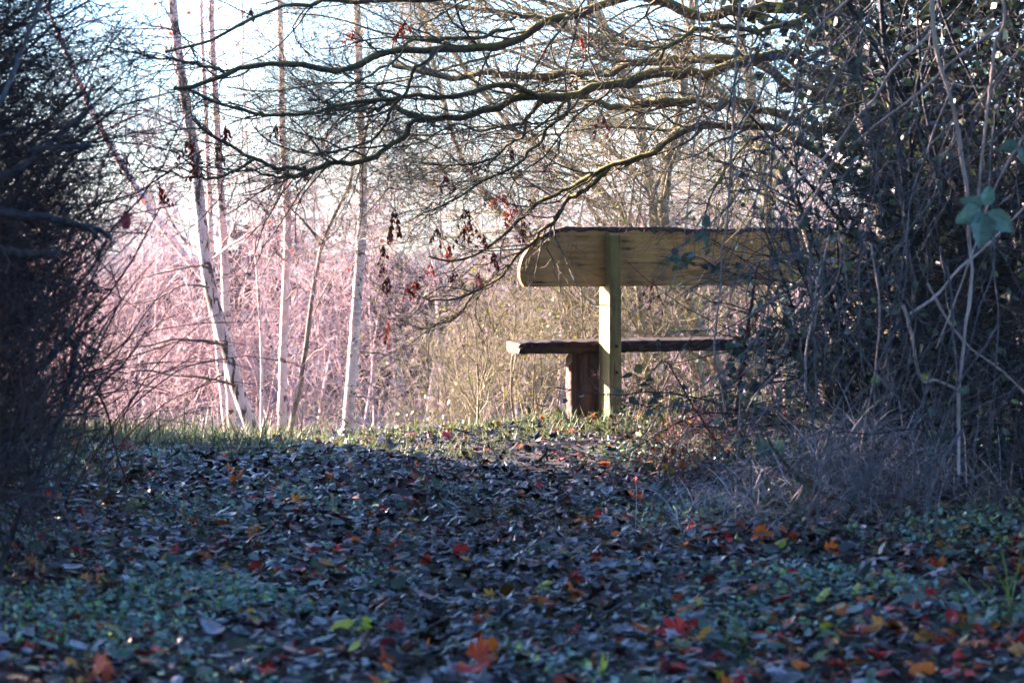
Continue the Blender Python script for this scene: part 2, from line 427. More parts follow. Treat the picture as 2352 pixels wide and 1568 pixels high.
def birch(name, label, pix, Yd, w0, w1, mt, brpix=(), auto=10, group='birches beyond the crest', twig=True):
    p, r = limb_path(pix, Yd, Yd + .3, w0 * .86, w1 * .85, 46, .05, .025)
    # carry the trunk on above the frame and down into the slope
    foot = p[0].copy(); foot[2] = float(gz(foot[0], foot[1])) - .1
    p = np.vstack([foot[None], p]); r = np.r_[r[0] * 1.12, r]
    topd = norm(p[-1] - p[-8]); ext = grow(p[-1][None], topd[None], 2.2, 14, .05, (0, 0, .03))[0][1:]
    p = np.vstack([p, ext]); r = np.r_[r, np.linspace(r[-1], .006, 13)]
    t = thing(name, label, 'tree', foot, group)
    limbs_obj('trunk', [(p, r)], mt, t, 12)
    brs = []
    for bp_, w in brpix:
        q, rr = limb_path(bp_, Yd, Yd + U(-.8, .5), w, 2, 18, .3, .06); brs.append((q, rr))
    limbs_obj('branch', brs, M_brownb, t, 5)
    if twig:
        parts = []
        if brs:
            branch_out(np.array([q for q, _ in brs]), np.array([a for _, a in brs]),
                [dict(k=9, L=.55, n=7, wig=.14, trop=(0, 0, -.05), rmax=.004), dict(k=5, L=.3, n=5, wig=.15, trop=(0, 0, -.09), rmax=.002)], parts)
        S = p[None, 8:]; Rr = r[None, 8:]
        branch_out(S, Rr, [dict(k=auto, L=1.5, n=10, wig=.12, trop=(0, 0, -.02), rr=.25, rmax=.009, a0=.7, a1=1.3, t0=.2),
                           dict(k=9, L=.7, n=7, wig=.13, trop=(0, 0, -.10), rmax=.004), dict(k=6, L=.35, n=5, wig=.12, trop=(0, 0, -.15), rmax=.002)], parts)
        obj('twigs', twig_mesh(parts), M_pink, t, kind='stuff')
        tips_ = parts[-1][0]; pts = tips_[rng.integers(len(tips_), size=14)]
        obj('leaves', leaf_cloud(pts, 14, .045, [(.55, .10, .03), (.45, .05, .03)], .6), M_green, t, kind='stuff')
    return t
YB = 21.0
birch('birch_tree', 'leaning birch with dark fissured bark on its lower trunk', [(592, 1030), (575, 975), (548, 900), (520, 800), (492, 700), (475, 620), (465, 540), (456, 440), (444, 340), (430, 260), (412, 140), (400, 40), (392, -60)],
      YB, 40, 22, M_birchf, [([(516, 792), (470, 785), (400, 780), (330, 795), (230, 800)], 8), ([(540, 885), (480, 868), (400, 862), (330, 850), (240, 870)], 7), ([(478, 610), (440, 612), (380, 625), (320, 640)], 6),
      ([(480, 660), (420, 655), (350, 690), (260, 700)], 6), ([(525, 1000), (440, 975), (330, 960), (240, 985)], 6)], 10)
birch('birch_tree', 'slim straight birch just right of the fissured leaning one', [(538, 1030), (530, 930), (522, 800), (519, 700), (515, 600), (509, 480), (500, 330), (492, 180), (486, 60), (482, -60)],
      YB + .8, 26, 16, M_birch, [([(512, 560), (535, 530), (545, 480), (560, 440)], 5), ([(510, 860), (470, 880), (430, 905), (385, 905)], 6)], 9)
birch('birch_tree', 'short slender birch stem half hidden behind the leaning trunk', [(527, 1035), (518, 960), (508, 870), (500, 780), (490, 690), (486, 600), (482, 480), (476, 340), (470, 200), (462, 40)],
      YB + 1.4, 20, 10, M_birch, (), 6)
birch('birch_tree', 'bright-edged birch with a broken bent branch stub', [(645, 1040), (648, 930), (650, 820), (655, 700), (659, 580), (660, 500), (655, 400), (648, 300), (646, 160), (643, 40), (640, -60)],
      YB + .4, 26, 15, M_birch, [([(657, 600), (640, 585), (628, 580), (615, 610), (600, 640)], 7), ([(655, 690), (690, 660), (720, 700)], 4), ([(655, 470), (690, 500), (720, 540)], 5)], 9)
birch('birch_tree', 'rightmost birch with a brilliant sunlit left edge and dark knots', [(796, 1045), (800, 960), (806, 880), (812, 800), (820, 690), (828, 580), (832, 480), (832, 380), (828, 280), (824, 160), (820, 40), (816, -60)],
      YB, 31, 20, M_birch, [([(832, 500), (860, 470), (920, 410), (1000, 405)], 5), ([(826, 810), (880, 812), (940, 840), (1000, 865), (1080, 880)], 5), ([(818, 910), (880, 915), (960, 905), (1040, 920)], 5), ([(830, 550), (870, 545), (930, 530)], 4), ([(806, 975), (760, 950), (700, 965), (680, 1000)], 4)], 9)
birch('birch_sapling', 'thin pale sapling between the slim and the bright-edged birches', [(600, 1010), (601, 900), (600, 800), (595, 700), (588, 600), (580, 500), (570, 400), (566, 300)], YB + 1, 9, 4, M_birch, (), 7)
birch('young_tree', 'dark forked young stem rising beside the bright-edged birch', [(662, 1040), (672, 960), (690, 880), (702, 800), (712, 720), (722, 650), (735, 580), (752, 530), (775, 480), (800, 432), (812, 380)],
      YB - .3, 16, 8, M_brownb, [([(737, 566), (715, 530), (690, 500), (650, 460)], 9), ([(702, 790), (730, 700), (760, 640), (790, 600)], 4), ([(697, 840), (720, 810), (745, 800)], 5)], 6)
birch('birch_tree', 'pale birch leaning far out to the left behind the others', [(640, 1010), (560, 800), (500, 680), (440, 605), (395, 550), (350, 492), (318, 440), (290, 395), (262, 350), (238, 305), (215, 260)],
      YB + 4, 22, 18, M_birch, [([(430, 560), (400, 520), (380, 480), (360, 440)], 8)], 8)

# ------------------------------------------------------------------ the tree that reaches over from the right
T0 = at(2120, 1090, 12.6); T0[2] = float(gz(T0[0], T0[1])) - .05
tree = thing('overhanging_tree', 'mossy bare tree reaching long limbs across the top from the right', 'tree', T0)
tp = spline([T0, at(2100, 800, 12.6), at(2060, 500, 12.6), at(2010, 250, 12.6), at(1930, 60, 12.6), at(1900, -150, 12.6), at(1860, -500, 12.6)], 40)
limbs_obj('trunk', [(tp + rng.normal(size=tp.shape) * .006, np.linspace(.16, .06, 40))], M_moss, tree, 12)
YL = 12.6
L = [  # pixels, depth at start and end, width at start and end
 ([(1930, 60), (1800, 30), (1700, 12), (1550, 9), (1447, 6), (1379, 18), (1310, 38), (1242, 51), (1184, 68), (1122, 89), (1071, 106), (1006, 116), (938, 119), (866, 127), (822, 145), (781, 160), (746, 146), (683, 138), (581, 148), (513, 168), (458, 194), (400, 205)], YL, 11.9, 30, 10),
 ([(1980, 250), (1850, 130), (1700, 125), (1600, 140), (1550, 150), (1481, 171), (1413, 191), (1362, 205), (1310, 219), (1252, 224), (1201, 231), (1157, 246), (1105, 260), (1054, 270), (1013, 274), (979, 263), (938, 249), (900, 235), (859, 202)], YL, 12.6, 34, 12),
 ([(1307, 219), (1252, 215), (1191, 202), (1140, 202), (1071, 212), (1006, 226), (952, 219), (883, 232), (800, 240), (701, 263), (598, 263), (513, 243), (461, 219), (420, 200)], 12.6, 12.2, 14, 7),
 ([(1000, 278), (952, 290), (911, 318), (863, 352), (800, 371), (718, 396), (667, 383), (581, 366), (533, 338), (479, 308), (444, 273)], 12.6, 12.4, 15, 7),
 ([(718, 396), (690, 404), (640, 408), (600, 400), (560, 380)], 12.4, 12.5, 8, 3),
 ([(1970, 240), (1750, 150), (1550, 147), (1430, 150), (1396, 161), (1327, 157), (1276, 164), (1225, 178), (1174, 181), (1088, 181), (1020, 178), (969, 171), (900, 150)], 12.8, 13.6, 26, 14),
 ([(1990, 330), (1800, 262), (1650, 245), (1550, 239), (1481, 236), (1400, 236), (1355, 232), (1310, 215)], 13.0, 13.4, 22, 16),
 ([(2000, 430), (1800, 300), (1700, 285), (1600, 292), (1550, 312), (1498, 335), (1447, 362), (1396, 383), (1345, 410), (1310, 431), (1276, 448), (1225, 472), (1191, 500), (1150, 540), (1100, 580), (1040, 600), (985, 590)], 12.7, 13.2, 22, 5),
 ([(1400, 384), (1350, 425), (1300, 470), (1240, 530), (1190, 585), (1140, 640), (1090, 672), (1030, 690), (975, 682), (945, 660)], 12.9, 13.3, 12, 4),
 ([(1090, 672), (1060, 720), (1010, 745), (960, 755), (920, 730)], 13.2, 13.4, 6, 2),
 ([(1307, 226), (1286, 267), (1249, 297), (1235, 335), (1191, 369), (1140, 396), (1088, 431), (1054, 451), (1020, 472), (972, 489)], 12.6, 12.2, 9, 4),
 ([(1256, 219), (1232, 246), (1208, 273), (1198, 314), (1157, 342), (1122, 366), (1054, 379), (993, 379), (965, 373)], 12.6, 12.9, 9, 3),
 ([(1310, 38), (1250, 40), (1191, 44), (1166, 42), (1122, 20), (1100, -10)], 12.3, 12.6, 10, 6),
 ([(1184, 66), (1122, 78), (1071, 86), (1030, 92), (952, 96), (930, 106), (917, 126), (893, 147), (873, 150), (850, 175), (800, 200), (746, 235)], 12.3, 12.0, 10, 4),
 ([(1000, 115), (970, 150), (945, 175), (930, 210), (905, 240), (880, 290), (850, 325), (800, 340), (746, 350), (690, 345)], 12.2, 12.4, 9, 4),
 ([(1900, 0), (1600, -30), (1300, -20), (1000, -10), (860, -5), (752, 0), (718, 20), (649, 20), (615, 34), (547, 62), (492, 89), (427, 109), (380, 120)], 12.3, 11.6, 22, 6),
 ([(905, 236), (870, 255), (830, 258), (790, 252), (746, 262)], 12.6, 12.7, 9, 3),
 ([(1245, 236), (1190, 285), (1120, 300), (1070, 290), (1020, 300), (950, 330), (900, 340)], 12.7, 12.9, 8, 3),
 ([(1300, 232), (1280, 262), (1276, 300), (1290, 325), (1270, 365), (1250, 395)], 12.5, 12.4, 6, 3),
 ([(581, 366), (530, 400), (470, 412), (400, 400), (340, 380), (300, 350)], 12.4, 12.1, 8, 3),
 ([(513, 168), (490, 150), (430, 140), (370, 135), (300, 120), (230, 105)], 12.0, 11.4, 8, 3),
 ([(1880, 20), (1800, 60), (1700, 70), (1640, 55), (1600, 75), (1540, 100), (1516, 136)], 12.2, 11.8, 16, 9),
 ([(1950, 150), (1880, 240), (1790, 300), (1720, 330), (1660, 400), (1620, 480), (1600, 520)], 12.4, 12.0, 12, 3),
]
limbs = [limb_path(p, a, b, w0 * .97, w1 * .97, 44, .28, .10, 0., 1.2) for p, a, b, w0, w1 in L]
limbs_obj('limb', limbs, M_moss, tree, 9)
LP = np.array([p for p, _ in limbs]); LR = np.array([r for _, r in limbs])
parts = []
tw = branch_out(LP, LR, [dict(k=17, L=.8, n=10, wig=.27, trop=(-.02, 0, .01), rr=.45, rmax=.0075, a0=.4, a1=1.0, bias=(-.55, 0, 0), sides=5, t0=.2),
                         dict(k=6, L=.40, n=7, wig=.28, trop=(0, 0, .03), rmax=.0042, bias=(-.2, 0, 0), sides=3), dict(k=4, L=.17, n=4, wig=.24, trop=(0, 0, .05), rr=.7, rmax=.003, a0=.6, a1=1.2)], parts)
obj('twigs', twig_mesh(parts), M_twig, tree, kind='stuff')
# ivy round the trunk, put in to darken the upper right and block skylight
n = 13000; i = rng.integers(6, 40, size=n); a = U(0, 6.283, n); zi = tp[i, 2]; rr = U(.03, 1, n)**.55 * (.32 + .62 * sstep(1.25, 2.0, zi)) * (.8 + .2 * np.sin(zi * 7 + a * 3))
obj('added_ivy', leaf_cloud(tp[i] + np.c_[rr * np.cos(a), rr * np.sin(a), rng.normal(size=n) * .1] + [.30, .1, 0], n, .06, [(.012, .024, .016), (.02, .034, .02)], .4, DIA), M_green, tree, kind='stuff')
# seed bunches hang from the twig tip nearest to where the photograph shows them
tips = np.concatenate([q[:, -1] for q in tw[1:]]); tp2 = project(tips)
def leafshape(l, w): return np.array([(0, 0, 0), (-w, l * .45, 0), (0, l, 0), (w, l * .45, 0)])
def cluster(p, nk, drop):
    parts_ = []
    st = grow(np.repeat(p[None], 5, 0), np.c_[rng.normal(size=(5, 2)) * .4, -np.ones(5)], drop * U(.5, 1.1, 5), 5, .15, (0, 0, -.1))
    Vs, Q = tubes(st, np.full((5, 5), .0011), 3)
    V = [Vs]; Fq = [Q]; o = len(Vs)
    for _ in range(nk):
        s = st[rng.integers(5), rng.integers(1, 5)]; a = U(0, 6.28); l = U(.022, .036); w = U(.0045, .007)
        d = norm(np.array([rng.normal() * .35, rng.normal() * .35, -1])); x = norm(np.cross(d, [math.cos(a), math.sin(a), .1])); n_ = np.cross(x, d)
        q = np.array([s, s + d * l * .4 - x * w + n_ * .003, s + d * l, s + d * l * .4 + x * w - n_ * .003])
        V.append(q); Fq.append(np.array([[o, o + 1, o + 2, o + 3]])); o += 4
    return mesh_np('seed_cluster', np.concatenate(V), np.concatenate(Fq), smooth=False)
for px, py, nk, dr in [(912, 470, 46, .13), (892, 735, 26, .12), (1085, 500, 30, .10), (1155, 435, 34, .12), (1468, 680, 18, .12), (365, 425, 26, .09), (438, 320, 34, .12), (520, 290, 28, .08), (455, 375, 14, .07),
                       (1025, 400, 18, .09), (700, 368, 18, .09), (1130, 580, 16, .08), (1060, 520, 16, .09), (985, 600, 14, .07), (940, 650, 16, .07), (1385, 262, 22, .1), (1205, 500, 18, .12), (1215, 440, 14, .09),
                       (897, 630, 22, .08), (880, 600, 10, .06), (815, 70, 16, .07), (925, 45, 20, .07), (560, 10, 18, .06), (1330, 75, 12, .06), (1025, 560, 18, .07), (1095, 620, 14, .07), (630, 285, 14, .06), (285, 350, 12, .06), (1250, 105, 10, .05), (1170, 340, 10, .06), (880, 560, 16, .07), (1000, 520, 18, .08), (1040, 620, 14, .07), (1110, 540, 18, .08), (1180, 470, 16, .08), (960, 640, 14, .07), (905, 510, 22, .09), (1075, 470, 16, .08), (460, 345, 24, .09), (500, 330, 20, .08)]:
    i = np.argmin(((tp2 - (px, py))**2).sum(1)); obj('seed_cluster', cluster(tips[i], int(nk * 2.0), dr * 1.3), M_key, tree)

# ------------------------------------------------------------------ trees and scrub behind the bench and crest
def back_tree(name, label, pix, Y0, Y1, w0, w1, mt, lv, brs=(), group='bare trees behind the bench'):
    p, r = limb_path(pix, Y0, Y1, w0, w1, 40, .15, .05); foot = p[0].copy(); foot[2] = float(gz(foot[0], foot[1])) - .1
    p = np.vstack([foot[None], p]); r = np.r_[r[0] * 1.15, r]
    t = thing(name, label, 'tree', foot, group); limbs_obj('trunk', [(p, r)], mt, t, 9)
    bb = [limb_path(q, Y0, Y0 + U(-.5, 1), w, 3, 41, .25, .05) for q, w in brs]; limbs_obj('branch', bb, mt, t, 6)
    parts = []; branch_out(np.array([p] + [q for q, _ in bb]), np.array([r] + [a for _, a in bb]), lv, parts)
    obj('twigs', twig_mesh(parts), M_olive, t, kind='stuff'); return t
lvA = [dict(k=22, L=1.6, n=12, wig=.14, rr=.35, rmax=.016, a0=.5, a1=1.1, bias=(-.5, 0, .15), sides=4, t0=.15), dict(k=9, L=.8, n=7, wig=.18, rmax=.007, bias=(-.2, 0, 0)), dict(k=3, L=.4, n=4, wig=.22, rmax=.0038)]
back_tree('bare_tree', 'pale-barked tree trunk standing above the bench back, lit from the left', [(1640, 1060), (1590, 800), (1545, 660), (1510, 530), (1495, 440), (1483, 390), (1474, 300), (1455, 200), (1420, 120), (1385, 60), (1350, -20), (1300, -140)], 19, 19.5, 34, 20, M_olive, lvA,
          [([(1460, 210), (1380, 120), (1280, 60), (1150, 0), (1000, -60)], 14), ([(1495, 440), (1560, 360), (1600, 250), (1620, 120)], 12)])
back_tree('bare_tree', 'slender grey tree crossing behind the limbs from lower right to upper left', [(1500, 1040), (1470, 700), (1440, 513), (1379, 437), (1327, 393), (1242, 335), (1191, 308), (1157, 273), (1100, 200), (1040, 120), (980, 40), (930, -60)], 17.5, 18.5, 18, 10, M_olive, lvA,
          [([(1242, 335), (1180, 240), (1120, 150), (1090, 50), (1060, -40)], 8), ([(1379, 437), (1300, 400), (1200, 395), (1100, 410), (1000, 430)], 7)])
back_tree('bare_tree', 'purplish leaning stem left of the bench back, slanting up to the left', [(1400, 1040), (1290, 660), (1191, 526), (1150, 485), (1105, 434), (1071, 386), (1044, 318), (1015, 220), (985, 103), (960, 0), (930, -100)], 18.5, 19.5, 18, 9, M_brownb, lvA,
          [([(1071, 386), (990, 330), (900, 300), (820, 290)], 7)])
back_tree('bare_tree', 'greenish trunk seen in the gap between bench seat and back plank', [(1680, 1040), (1650, 860), (1610, 760), (1580, 690), (1560, 640), (1530, 560), (1530, 420), (1560, 250), (1580, 80), (1600, -80)], 17.5, 18, 32, 18, M_olive, lvA,
          [([(1580, 690), (1640, 560), (1700, 400), (1760, 200)], 12)])
back_tree('bare_tree', 'far tree showing through the thorn scrub at the upper right', [(1820, 1060), (1800, 700), (1760, 450), (1730, 250), (1700, 80), (1680, -80)], 20, 21, 36, 20, M_olive, lvA, [([(1760, 450), (1880, 300), (2000, 150), (2150, 0)], 14)])

back_tree('bare_tree', 'grey tree whose fine branches cross the sky behind the mossy limbs', [(1960, 1060), (1900, 700), (1820, 450), (1720, 280), (1600, 170), (1480, 110), (1350, 80), (1220, 40), (1080, 20), (930, -10), (800, -60)], 14.8, 16.5, 26, 8, M_moss, [dict(k=20, L=1.1, n=10, wig=.17, rr=.4, rmax=.010, a0=.4, a1=1.0, bias=(-.5, 0, -.05), t0=.3), dict(k=9, L=.6, n=6, wig=.2, rmax=.005, bias=(-.2, 0, 0)), dict(k=3, L=.25, n=4, wig=.22, rmax=.003)],
          [([(1600, 170), (1450, 200), (1300, 170), (1180, 120), (1050, 90), (900, 80), (760, 40), (650, 30)], 10), ([(1720, 280), (1560, 300), (1400, 290), (1250, 310), (1120, 290), (1000, 310), (880, 300)], 8), ([(1480, 110), (1300, 20), (1150, -20), (950, -40), (780, -30), (600, 10)], 9), ([(1350, 80), (1200, 110), (1050, 150), (900, 190), (760, 190), (620, 210), (520, 200)], 8)])
def bush(name, label, cx, cy, nst, h, sprd, mt_s, mt_t, lv, cat='bush', group=None, lean=(0, 0, 0), leaves=None, r0=.012, trop=(0, 0, .03), wig=.09, box=None):
    """many-stemmed shrub: each stem a part, its twigs one mass"""
    z = float(gz(cx, cy)); t = thing(name, label, cat, (cx, cy, z), group)
    bx, by = box or (sprd * .35, sprd * .35)
    S = np.c_[cx + U(-bx, bx, nst), cy + U(-by, by, nst)]; S = np.c_[S, gz(S[:, 0], S[:, 1]) - .03]
    D = np.c_[rng.normal(size=(nst, 2)) * .33 * sprd, np.ones(nst)] + np.asarray(lean)
    P = grow(S, D, h * U(.6, 1.15, nst), 18, wig, trop); R = taper(r0 * U(.6, 1.4, nst), r0 * .3, 18)
    for i in range(nst):
        V, Q = tubes(P[i:i + 1], R[i:i + 1], 6); obj('stem', mesh_np('stem', V, Q), mt_s, t)
    parts = []; tw_ = branch_out(P, R, lv, parts); obj('twigs', twig_mesh(parts), mt_t, t, kind='stuff')
    if leaves: obj('leaves', scatter_leaves(tw_, **leaves), M_green, t, kind='stuff')
    return t, tw_

lvB = [dict(k=9, L=.9, n=8, wig=.18, rr=.6, rmax=.007, bias=(0, 0, .1), sides=3), dict(k=6, L=.45, n=5, wig=.22, rmax=.0045), dict(k=3, L=.22, n=3, wig=.25, rmax=.003)]
YG = [(.22, .24, .03), (.30, .27, .04), (.16, .20, .05)]
for lab, px, y, n_, h in [('yellow-green twiggy bush filling the space under the bench seat', 1480, 17.6, 16, 1.9), ('twiggy hazel bush just left of the log leg, beyond the bench', 1180, 18.2, 16, 1.8), ('twiggy bush behind the right half of the bench', 1760, 17.8, 18, 2.6), ('low straw-coloured bush left of the bench above the crest', 1010, 19.5, 14, 1.5)]:
    bush('twiggy_bush', lab, float(at(px, 900, y)[0]), y, n_, h, 1.0, M_olive, M_olive, lvB, 'bush', 'bushes behind the bench', leaves=dict(n=260, size=.035, cols=YG), r0=.009)

# pink birch scrub: nobody could count the stems
def scrub(n, xr, yr, hr, mt, name, seedk, twk=(12, 7, 2), fine=.003):
    xx, yy = U(*xr, n), U(*yr, n); S = np.c_[xx, yy, gz(xx, yy) - .1]
    P = grow(S, np.c_[rng.normal(size=(n, 2)) * .10, np.ones(n)], U(*hr, n), 12, .06, (0, 0, .02)); R = taper(U(.012, .03, n), .004, 12)
    parts = [tubes(P, R, 4)]
    branch_out(P, R, [dict(k=twk[0], L=1.1, n=6, wig=.13, rr=.4, rmax=.009, a0=.4, a1=1.0, trop=(0, 0, -.06), t0=.15), dict(k=twk[1], L=.7, n=4, wig=.13, trop=(0, 0, -.22), rmax=max(.006, fine), rr=.8),
                      dict(k=twk[2], L=.4, n=3, wig=.15, trop=(0, 0, -.4), rmax=max(.0045, fine), rr=.9)], parts, fine)
    V, Q = join(parts); return V, Q
V, Q = join([scrub(48, (-6.5, 9), (26, 35), (3.9, 5.8), None, '', 0), scrub(36, (-10, 13), (35, 48), (4.6, 6.6), None, '', 0, (11, 5, 2)), scrub(20, (-5.5, -1.0), (23, 26), (1.8, 3.0), None, '', 0)])
obj('birch_scrub', mesh_np('birch_scrub', V, Q), M_pink, kind='stuff', label='hazy pinkish mass of birch scrub beyond the crest', cat='scrub')
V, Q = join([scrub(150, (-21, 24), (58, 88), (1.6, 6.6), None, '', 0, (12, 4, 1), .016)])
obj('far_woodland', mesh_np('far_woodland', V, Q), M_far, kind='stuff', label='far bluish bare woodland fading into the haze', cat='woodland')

n = 9000; x = U(-15, 17, n); y = U(50, 56, n); hgt = 3.0 + .5 * np.sin(x * .9) + .35 * np.sin(x * 2.3 + 1); zz = U(0, 1, n)**1.2 * hgt + rng.normal(size=n) * .12
obj('far_hedge', leaf_cloud(np.c_[x, y, gz(x, y) + zz], n, .34, [(.018, .026, .036), (.025, .03, .04), (.035, .024, .034)], .2, DIA), M_farleaf, kind='stuff', label='dark bluish bank of scrub low behind the birches', cat='scrub')

# ------------------------------------------------------------------ left thicket
def left_of(P):
    q = project(P[:, 1:]); lim = np.interp(q[..., 1], [0, 250, 400, 520, 650, 900, 1100, 1568], [560, 500, 380, 290, 235, 200, 170, 130]) + rng.normal(size=(len(P), 1)) * 45
    return (q[..., 0] < lim + (90 if P.shape[1] == 8 else 0)).all(1)
def right_of(P):
    q = project(P); lim = np.interp(q[..., 1], [0, 150, 300, 500, 650, 800, 950, 1100, 1250, 1400, 1568], [1580, 1630, 1650, 1730, 1800, 1740, 1680, 1660, 1720, 1960, 2250]) + rng.normal(size=(len(P), 1)) * 60
    return (q[..., 0] > lim).all(1)
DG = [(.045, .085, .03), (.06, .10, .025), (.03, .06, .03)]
lvT = [dict(k=46, L=1.25, n=8, wig=.2, rr=.5, rmax=.008, a0=.5, a1=1.2, bias=(.5, -.1, .0), trop=(.02, 0, -.03), sides=3, t0=.15),
       dict(k=13, L=.62, n=6, wig=.27, rmax=.0052, trop=(.01, 0, -.03))]
for lv_ in lvT: lv_['keep'] = left_of
for lab, cx, cy, ns, h in [('nearest dark thorn bush, cutting off the left edge', -2.5, 8.2, 13, 3.3), ('low dark thorn tangle in the lower left corner', -2.25, 8.3, 9, 1.3), ('spreading dark thorn bush low at the left edge, between two taller ones', -2.75, 9.2, 12, 3.2), ('dark thorn bush behind the nearest one, twigs drooping into the sky', -3.1, 10.2, 11, 3.7)]:
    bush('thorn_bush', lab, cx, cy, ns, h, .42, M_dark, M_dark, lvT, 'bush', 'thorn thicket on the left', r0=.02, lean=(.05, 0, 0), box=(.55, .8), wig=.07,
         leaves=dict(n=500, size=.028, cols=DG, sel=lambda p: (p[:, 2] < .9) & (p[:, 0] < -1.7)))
# evergreen hedge that runs on outside the left of the picture and keeps the path in shade
def evergreen(lab, cx, cy, h, w, n):
    z = float(gz(cx, cy)); t = thing('holly_bush', lab, 'bush', (cx, cy, z), 'evergreen hedge left of the path')
    ns = 7; S = np.c_[cx + U(-.3, .3, ns), cy + U(-.3, .3, ns), np.full(ns, z - .05)]
    P = grow(S, np.c_[rng.normal(size=(ns, 2)) * .3, np.ones(ns)], h * U(.7, 1., ns), 14, .08); R = taper(np.full(ns, .03), .008, 14)
    for i in range(ns): V, Q = tubes(P[i:i + 1], R[i:i + 1], 6); obj('stem', mesh_np('stem', V, Q), M_dark, t)
    a = U(0, 6.283, n); r = w * np.sqrt(U(.1, 1, n)); zz = U(.05, 1, n); prof_ = np.sqrt(np.clip(1 - zz**2.6, .04, 1)) * (.85 + .3 * np.sin(a * 5 + zz * 9))
    pts = np.c_[cx + r * prof_ * np.cos(a), cy + r * prof_ * np.sin(a), z + zz * h]
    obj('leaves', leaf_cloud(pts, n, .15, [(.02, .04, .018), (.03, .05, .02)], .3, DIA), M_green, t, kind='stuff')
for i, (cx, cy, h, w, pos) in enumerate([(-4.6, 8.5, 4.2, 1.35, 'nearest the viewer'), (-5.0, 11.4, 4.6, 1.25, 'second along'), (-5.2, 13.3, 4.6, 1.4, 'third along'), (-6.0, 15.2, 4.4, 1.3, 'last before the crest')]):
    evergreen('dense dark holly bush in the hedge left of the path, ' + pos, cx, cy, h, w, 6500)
# unseen evergreens added to block skylight and darken the foreground
def added_yew(lab, cx, cy, h, w, z0, n, shift):
    z = float(gz(cx, cy)); t = thing('added_yew_tree', lab, 'tree', (cx, cy, z), 'evergreens over the path')
    p = spline([(cx, cy, z - .05), (cx + .1, cy, z + 1.2), (cx + .25 * shift, cy + .1, z + 3), (cx + .4 * shift, cy, z + h * .9)], 16); limbs_obj('trunk', [(p, np.linspace(.2, .05, 16))], M_dark, t, 9)
    d = norm(rng.normal(size=(n, 3))) * (U(.15, 1, n)**.4)[:, None]; pts = np.array([cx + shift, cy, z + (z0 + h) / 2]) + d * [w, w * 1.15, (h - z0) / 2] * (1 + .15 * np.sin(d[:, :1] * 9) * np.sin(d[:, 1:2] * 8))
    obj('crown', leaf_cloud(pts, n, .22, [(.018, .035, .018), (.026, .045, .02)], .3, DIA), M_green, t, kind='stuff')
added_yew('dark yew on the left whose crown hangs over the path behind the viewer', -3.2, 2.2, 6.2, 2.7, 2.7, 9000, .9)
added_yew('dark yew on the right whose crown hangs over the path behind the viewer', 3.6, 3.4, 6.4, 2.7, 2.9, 9000, -.8)
added_yew('yew standing across the path well behind the viewer', .4, -4.5, 6.0, 3.2, .6, 9000, 0)
added_yew('yew on the left leaning out over the path ahead of the viewer, above the picture', -4.3, 7.2, 6.6, 2.5, 3.0, 7000, 1.5)
added_yew('yew on the right leaning out over the path ahead of the viewer, above the picture', 4.6, 7.4, 6.8, 2.5, 3.0, 7000, -1.9)
added_yew('tall yew beyond the right-hand thicket, outside the picture', 5.4, 8.6, 6.2, 2.1, .6, 7000, 0)
def stick(name, label, pix, Y0, Y1, w0, w1, mt, n=30, cat='stem', group=None, wob=.3, knob=.08, ground=False, sides=7, cap=False):
    p, r = limb_path(pix, Y0, Y1, w0, w1, n, wob, knob)
    if cap: r[-1] = r[-1] * .15; p[-1] = p[-2] + (p[-1] - p[-2]) * .15
    t = thing(name, label, cat, p[0], group); limbs_obj('stem', [(p, r)], mt, t, sides); return t, p, r
stick('arching_bramble', 'pale arching stem crossing the dark twigs in the top left corner', [(-60, 330), (0, 235), (30, 170), (60, 90), (85, 30), (105, -40)], 7.2, 7.6, 13, 9, M_grey)
for lab, pix, w0, w1 in [('broken dark branch with jagged end on the left, below the red leaf', [(-80, 480), (40, 492), (110, 500), (170, 515), (215, 525), (240, 535), (262, 552)], 26, 12),
                         ('thin dark branch forking under the jagged broken one', [(150, 508), (200, 522), (222, 545), (235, 556)], 12, 6),
                         ('thick dark branch stump pointing right, low on the left', [(-80, 560), (0, 575), (60, 582), (120, 584), (132, 582)], 26, 18),
                         ('dark slanting branch across the upper left twigs', [(-80, 440), (40, 390), (110, 330), (190, 265), (220, 235)], 22, 8),
                         ('short dark horizontal branch at the left above the broken one', [(60, 345), (120, 340), (170, 338), (215, 335)], 12, 11)]:
    stick('broken_branch', lab, pix, 7.6, 7.9, w0, w1, M_dark, 24, 'branch', 'dead branches on the left', .2, .1, cap=True)
for lab, pix, w in [('long thin bramble shoot slanting down to the grass on the left', [(40, 590), (90, 680), (160, 780), (215, 880), (250, 960), (262, 1020), (285, 1090), (300, 1120)], 8),
                    ('thin bramble shoot curving right near the thorn bush', [(60, 640), (140, 740), (180, 840), (190, 920), (195, 990)], 6),
                    ('dark twig arching over the low green leaves on the left', [(0, 700), (80, 720), (150, 760), (210, 800), (240, 790)], 6)]:
    t, p, r = stick('bramble_shoot', lab, pix, 9, 10.5, w, 3, M_bramble, 30, 'bramble', 'bramble shoots on the left')
    parts = []; branch_out(p[None], r[None], [dict(k=9, L=.3, n=7, wig=.15, rmax=.0035), dict(k=3, L=.12, n=4, wig=.15, rmax=.002)], parts); obj('twigs', twig_mesh(parts), M_bramble, t, kind='stuff')
low = thing('low_bramble', 'low tangle of bramble with small green leaves at the left edge', 'bramble', (-2.3, 10.3, float(gz(-2.3, 10.3))))
n = 46; S = np.c_[U(-3.0, -1.75, n), U(9.2, 11.6, n), np.zeros(n)]; S[:, 2] = gz(S[:, 0], S[:, 1])
